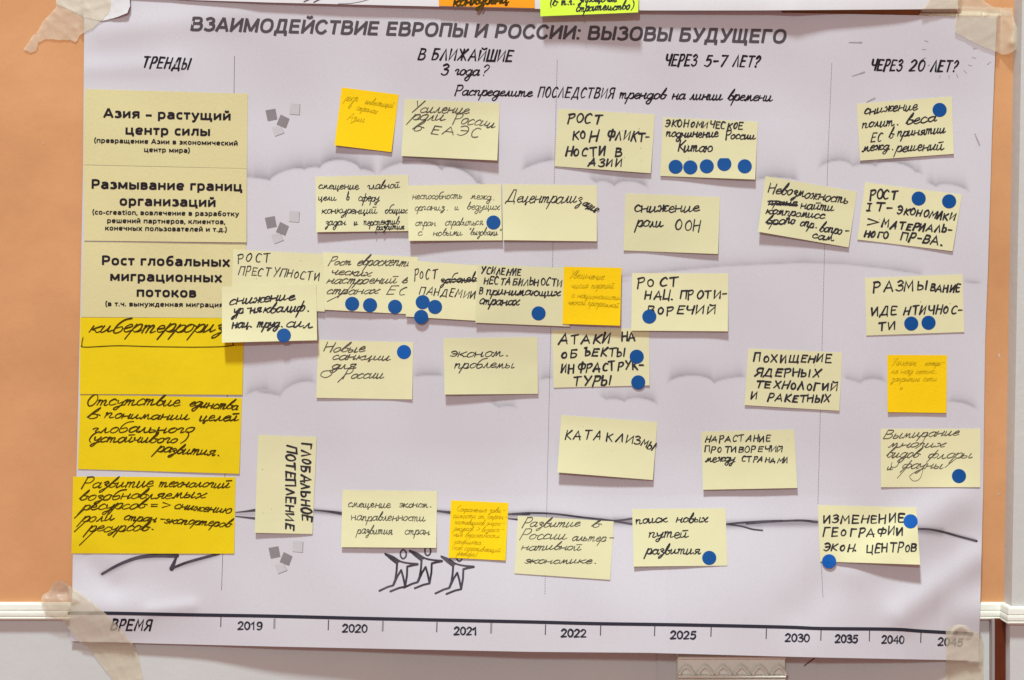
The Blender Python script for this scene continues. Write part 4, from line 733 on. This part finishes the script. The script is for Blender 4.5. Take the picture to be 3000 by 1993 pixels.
# dado moulding swept along the wall and round the pilaster (profile: height px, projection m)
prof = [(1764, 0), (1766, .0085), (1770, .0098), (1784, .0112), (1785.5, .0098), (1787, .0098), (1788.5, .0118), (1794, .0128), (1801, .0130), (1803, .0112), (1804.5, .0112), (1806, .0132), (1809, .0136), (1812, .0120), (1813.5, .006), (1816, .003), (1818, 0)]
path = []; 
V = []; F = []
for (py_, o) in prof:
    o = o * 0.62; Z = ZC - (py_ - 996.5) * S; xr = (XR - 1500) * S; op = .0305
    V += [((XL - 1500) * S, -o, Z), (xr - o, -o, Z), (xr - o, -op - o, Z), ((5200 - 1500) * S, -op - o, Z)]
for i in range(len(prof) - 1):
    for k in range(3):
        a = i * 4 + k; F.append((a, a + 4, a + 5, a + 1))
# subdivide the long wall run a little so the hand-painted surface can waver
tag(mk('dado_moulding', V, F, RAILM), 'cream painted dado moulding running along the wall below the orange plaster', 'moulding')
# raised panel and carved block below the poster
V, F = box(1925, 2392, 1850, 4000, 0.0, 0.0025); rp = tag(mk('raised_panel', V, F, LOW), 'shallow raised wall panel behind the carved ornament block', 'panel')
def strip(x0, x1, prof, d0):
    V = []; F = []; f = 1 - (d0 + .008) / CD; x0 = 1500 + (x0 - 1500) * f; x1 = 1500 + (x1 - 1500) * f; prof = [(996.5 + (y - 996.5) * f, o) for y, o in prof]
    for (y, o) in prof:
        Z = ZC - (y - 996.5) * S
        V += [((x0 - 1500) * S, -d0 - o, Z), ((x1 - 1500) * S, -d0 - o, Z)]
    m = len(prof)
    for i in range(m - 1): F.append((2 * i, 2 * i + 2, 2 * i + 3, 2 * i + 1))
    b = len(V)
    for (y, o) in prof:
        Z = ZC - (y - 996.5) * S; V += [((x0 - 1500) * S, 0, Z), ((x1 - 1500) * S, 0, Z)]
    for i in range(m - 1):
        F.append((2 * i, b + 2 * i, b + 2 * i + 2, 2 * i + 2)); F.append((2 * i + 1, 2 * i + 3, b + 2 * i + 3, b + 2 * i + 1))
    return V, F
ox = 1988, 2301
V, F = strip(ox[0] - 2, ox[1], [(1880, 0), (1881, .006), (1903, .006), (1918, .007), (1920, .009), (1925, .0105), (1930, .0095), (1932, .006), (1934, .0045), (1978, .0045), (1979, .010), (1982, .0115), (1986, .010), (1987, .006), (1989, .006), (1991, .010), (2002, .011), (2012, .006), (2030, .005), (2100, .005), (2101, 0)], 0.0165)
orn = mk('carved_block', V, F, RAILM); tag(orn, 'cream carved ornament block with a row of leaf shapes just under the poster', 'ornament')
for c in [2011.4, 2066.5, 2119.9, 2173.3, 2226.9, 2282]:
    V = []; F = []; n = 14
    f_ = 1 - .0245 / CD; cx = 1500 + (c - 1500) * f_; yb = 996.5 + (1977.5 - 996.5) * f_
    rings = [(0.0, .0060), (.30, .0050), (.52, .0048), (.58, .0080), (.72, .0112), (.86, .0090), (1.0, .0048)]
    for rr, dd in rings:
        for k in range(n + 1):
            a = math.pi * k / n; xx = cx + 27 * rr * math.cos(a); hh = 33 * rr * (0.55 * math.sin(a) + 0.45 * (1 - abs(math.cos(a))))
            V.append(((xx - 1500) * S, -0.0165 - dd, ZC - (yb - hh - 996.5) * S))
    for g in range(len(rings) - 1):
        for k in range(n):
            a = g * (n + 1) + k; F.append((a, a + n + 1, a + n + 2, a + 1))
    b = len(V)
    for g in range(len(rings)):
        for kk in (0, n):
            x_, y_, z_ = V[g * (n + 1) + kk]; V.append((x_, -0.0175, z_))
    for g in range(len(rings) - 1):
        for s_, kk in ((0, 0), (1, n)):
            a = g * (n + 1) + kk; F.append((a, a + n + 1, b + 2 * (g + 1) + s_, b + 2 * g + s_))
    mk('leaf_ornament', V, F, RAILM, orn, smooth=True)
I = Ink(lambda x, y: 0.0025 + 0 * np.asarray(x, float)); I.stroke([(2357, 1951), (2372, 1939), (2386, 1929)], 4.0); I.build('dark_mark', mat('dark_mark_colour', (0.22, 0.09, 0.06)), rp)  # thin dark diagonal stroke on the raised panel

# ---------------------------------------------------------------- tape and scraps
def wall_d(x, y):
    x = np.asarray(x, float); y = np.asarray(y, float)
    rail = np.interp(y, [1745, 1766, 1785, 1806, 1814, 1840], [0, .0075, .0080, .0092, .0080, 0.0005])
    pil = np.where(x > 2940, .0305, 0) * (y < 1770)
    return np.maximum(rail, 0) + pil * 0
def in_poster(x, y):
    x = np.asarray(x, float); y = np.asarray(y, float)
    yt = np.interp(x, [246, 2200, 2284, 2290, 2919], [-42, 18, 24, 37.5, 50]); yb = np.interp(x, [205, 385, 800, 2770, 2866], [1879, 1884, 1894, 1934, 1938])
    return (x > np.interp(y, *LE)) & (x < np.interp(y, *RE)) & (y > yt) & (y < yb)
def tape_D(x, y, e=0.0008, upperp=False, wr=0.0004, fl=None):
    x = np.asarray(x, float); y = np.asarray(y, float)
    def soft(x, y):
        d = np.where(in_poster(x, y), H(x, y), wall_d(x, y))
        if upperp: d = np.maximum(d, np.where(y < np.interp(x, *ub), np.where(x < 2806, HU(x, y), 0), 0))
        return d
    d = np.max([soft(x + a, y + b) for a in (-7, -3, 0, 3, 7) for b in (-7, -3, 0, 3, 7)], 0)
    wv = 0 * x
    for (fx, fy, ph, am) in [(.031, .052, .3, 1.0), (-.045, .061, 1.9, .8), (.083, -.029, 4.0, .55), (.021, .118, 2.2, .4), (-.14, .05, 5.1, .28), (.17, .12, .9, .2)]:
        wv = wv + am * (1 - np.abs(np.sin(fx * x + fy * y + ph + 1.3 * np.sin(.013 * x - .017 * y + ph)))) ** 2
    d = d + e + wr * wv
    if fl: d = d + fl(x, y)
    return d
def outline_sheet(name, poly, D, m, label, cat, rough_edge=1.2, step=6, th=0.0):
    P = []
    for a, b in zip(poly, poly[1:] + poly[:1]):
        n = max(1, int(math.hypot(b[0] - a[0], b[1] - a[1]) / step))
        for k in range(n): P.append(Vector((a[0] + (b[0] - a[0]) * k / n + rng.uniform(-1, 1) * rough_edge, a[1] + (b[1] - a[1]) * k / n + rng.uniform(-1, 1) * rough_edge)))
    nb = len(P); xs = [p[0] for p in poly]; ys = [p[1] for p in poly]
    x = min(xs)
    while x < max(xs):
        y = min(ys)
        while y < max(ys):
            P.append(Vector((x + rng.uniform(-.5, .5), y + rng.uniform(-.5, .5)))); y += step
        x += step
    r = delaunay_2d_cdt(P, [(i, (i + 1) % nb) for i in range(nb)], [], 0, 1e-4)
    # keep triangles whose centre is inside the outline
    V2 = np.array([tuple(v) for v in r[0]]); out = []
    bp = [(p.x, p.y) for p in P[:nb]]
    def inside(px, py):
        c = False
        for i in range(nb):
            x1, y1 = bp[i]; x2, y2 = bp[(i + 1) % nb]
            if (y1 > py) != (y2 > py) and px < (x2 - x1) * (py - y1) / (y2 - y1) + x1: c = not c
        return c
    for f in r[2]:
        c = V2[list(f)].mean(0)
        if inside(c[0], c[1]):
            a = V2[list(f)]; ar = (a[1, 0] - a[0, 0]) * (a[2, 1] - a[0, 1]) - (a[2, 0] - a[0, 0]) * (a[1, 1] - a[0, 1])
            out.append(tuple(f) if ar < 0 else tuple(f[::-1]))
    used = sorted({i for f in out for i in f}); mp = {o: n for n, o in enumerate(used)}
    V2 = V2[used]; out = [tuple(mp[i] for i in f) for f in out]
    o = mk(name, Wn(V2, D(V2[:, 0], V2[:, 1])), out, m, smooth=True)
    return tag(o, label, cat)
def aff(s, ox, oy, *pts): return [(ox + a / s, oy + b / s) for a, b in pts]
outline_sheet('paper_scrap', [(163, -60), (166, 14), (200, 26), (245, 50), (300, 62), (345, 50), (373, 38), (381, 18), (377, -60)], lambda x, y: tape_D(x, y, .0004, wr=.0003, fl=lambda a, b: .004 * sm((a - 300) / 80)), WPAP,
              'white paper corner of the upper poster under the tape, top left', 'paper', .3)
outline_sheet('masking_tape', aff(5.133, 0, 0, (900, -300), (845, 20), (850, 100), (740, 220), (640, 330), (570, 460), (480, 560), (350, 745), (470, 795), (540, 760), (580, 640), (680, 595), (860, 598), (930, 608), (1050, 600), (1140, 635), (1200, 540), (1290, 470), (1360, 440), (1500, 330), (1650, 180), (1760, 0), (1800, -300)),
              lambda x, y: tape_D(x, y, .0012), TAPE, 'torn crumpled beige masking tape on the top left corner of the poster', 'tape')
outline_sheet('masking_tape', aff(5.2275, 2600, 0, (700, -250), (650, 0), (530, 130), (480, 240), (1000, 246), (1500, 243), (1905, 240), (1925, 170), (1780, 155), (1650, 130), (1450, 0), (1300, -250)),
              lambda x, y: tape_D(x, y, .0009, True), TAPE, 'beige masking tape holding the upper poster, running above the top right poster corner', 'tape')
outline_sheet('masking_tape', aff(5.2275, 2600, 0, (1070, 95), (1060, 200), (1030, 340), (1030, 490), (1120, 540), (1300, 640), (1500, 730), (1650, 790), (1780, 845), (1850, 830), (1960, 760), (2005, 700), (2000, 500), (1935, 300), (1910, 120)),
              lambda x, y: tape_D(x, y, .0022, True, fl=lambda a, b: .010 * sm((a - 2925) / 50) + .003 * np.exp(-((a - 2965) ** 2 + (b - 125) ** 2) / 120)), TAPE, 'beige masking tape over the top right poster corner with a loose crumpled end', 'tape')
outline_sheet('masking_tape', aff(5.351, 2650, 1700, (650, 800), (680, 740), (760, 705), (850, 695), (960, 710), (1060, 790), (1200, 860), (1245, 960), (1240, 1400), (1240, 1850), (645, 1850), (650, 1300)),
              lambda x, y: tape_D(x, y, .0012, wr=.0004, fl=lambda a, b: .0025 * np.exp(-((np.hypot(a - 2815, b - 1862) - 24) / 4) ** 2) * (b < 1868)), TAPE, 'wide beige masking tape over the bottom right poster corner, half hiding 2045', 'tape', .5)
outline_sheet('masking_tape', aff(4.571, 50, 1650, (650, 280), (740, 330), (850, 400), (1000, 520), (1150, 640), (1260, 750), (1400, 900), (1530, 1050), (1600, 1180), (1640, 1320), (1720, 1720), (1400, 1720), (1200, 1450), (1090, 1310), (950, 1130), (850, 1070), (780, 990), (640, 820), (600, 760), (680, 660), (720, 560), (700, 440), (670, 350)),
              lambda x, y: tape_D(x, y, .0010, wr=.0004, fl=lambda a, b: .0002 * np.abs(np.sin((a - b * .55) / 9.0))), TAPE, 'long curved beige masking tape across the bottom left poster corner', 'tape', .5)
outline_sheet('masking_tape', aff(4.571, 50, 1650, (480, 270), (520, 235), (600, 225), (700, 290), (745, 340), (720, 450), (860, 530), (720, 560), (720, 660), (600, 760), (500, 740), (360, 690), (370, 600), (310, 530), (340, 430), (430, 370)),
              lambda x, y: tape_D(x, y, .0016, wr=.0008), TAPE2, 'thin creased translucent tape end on the wall at the lower left', 'tape', .5)
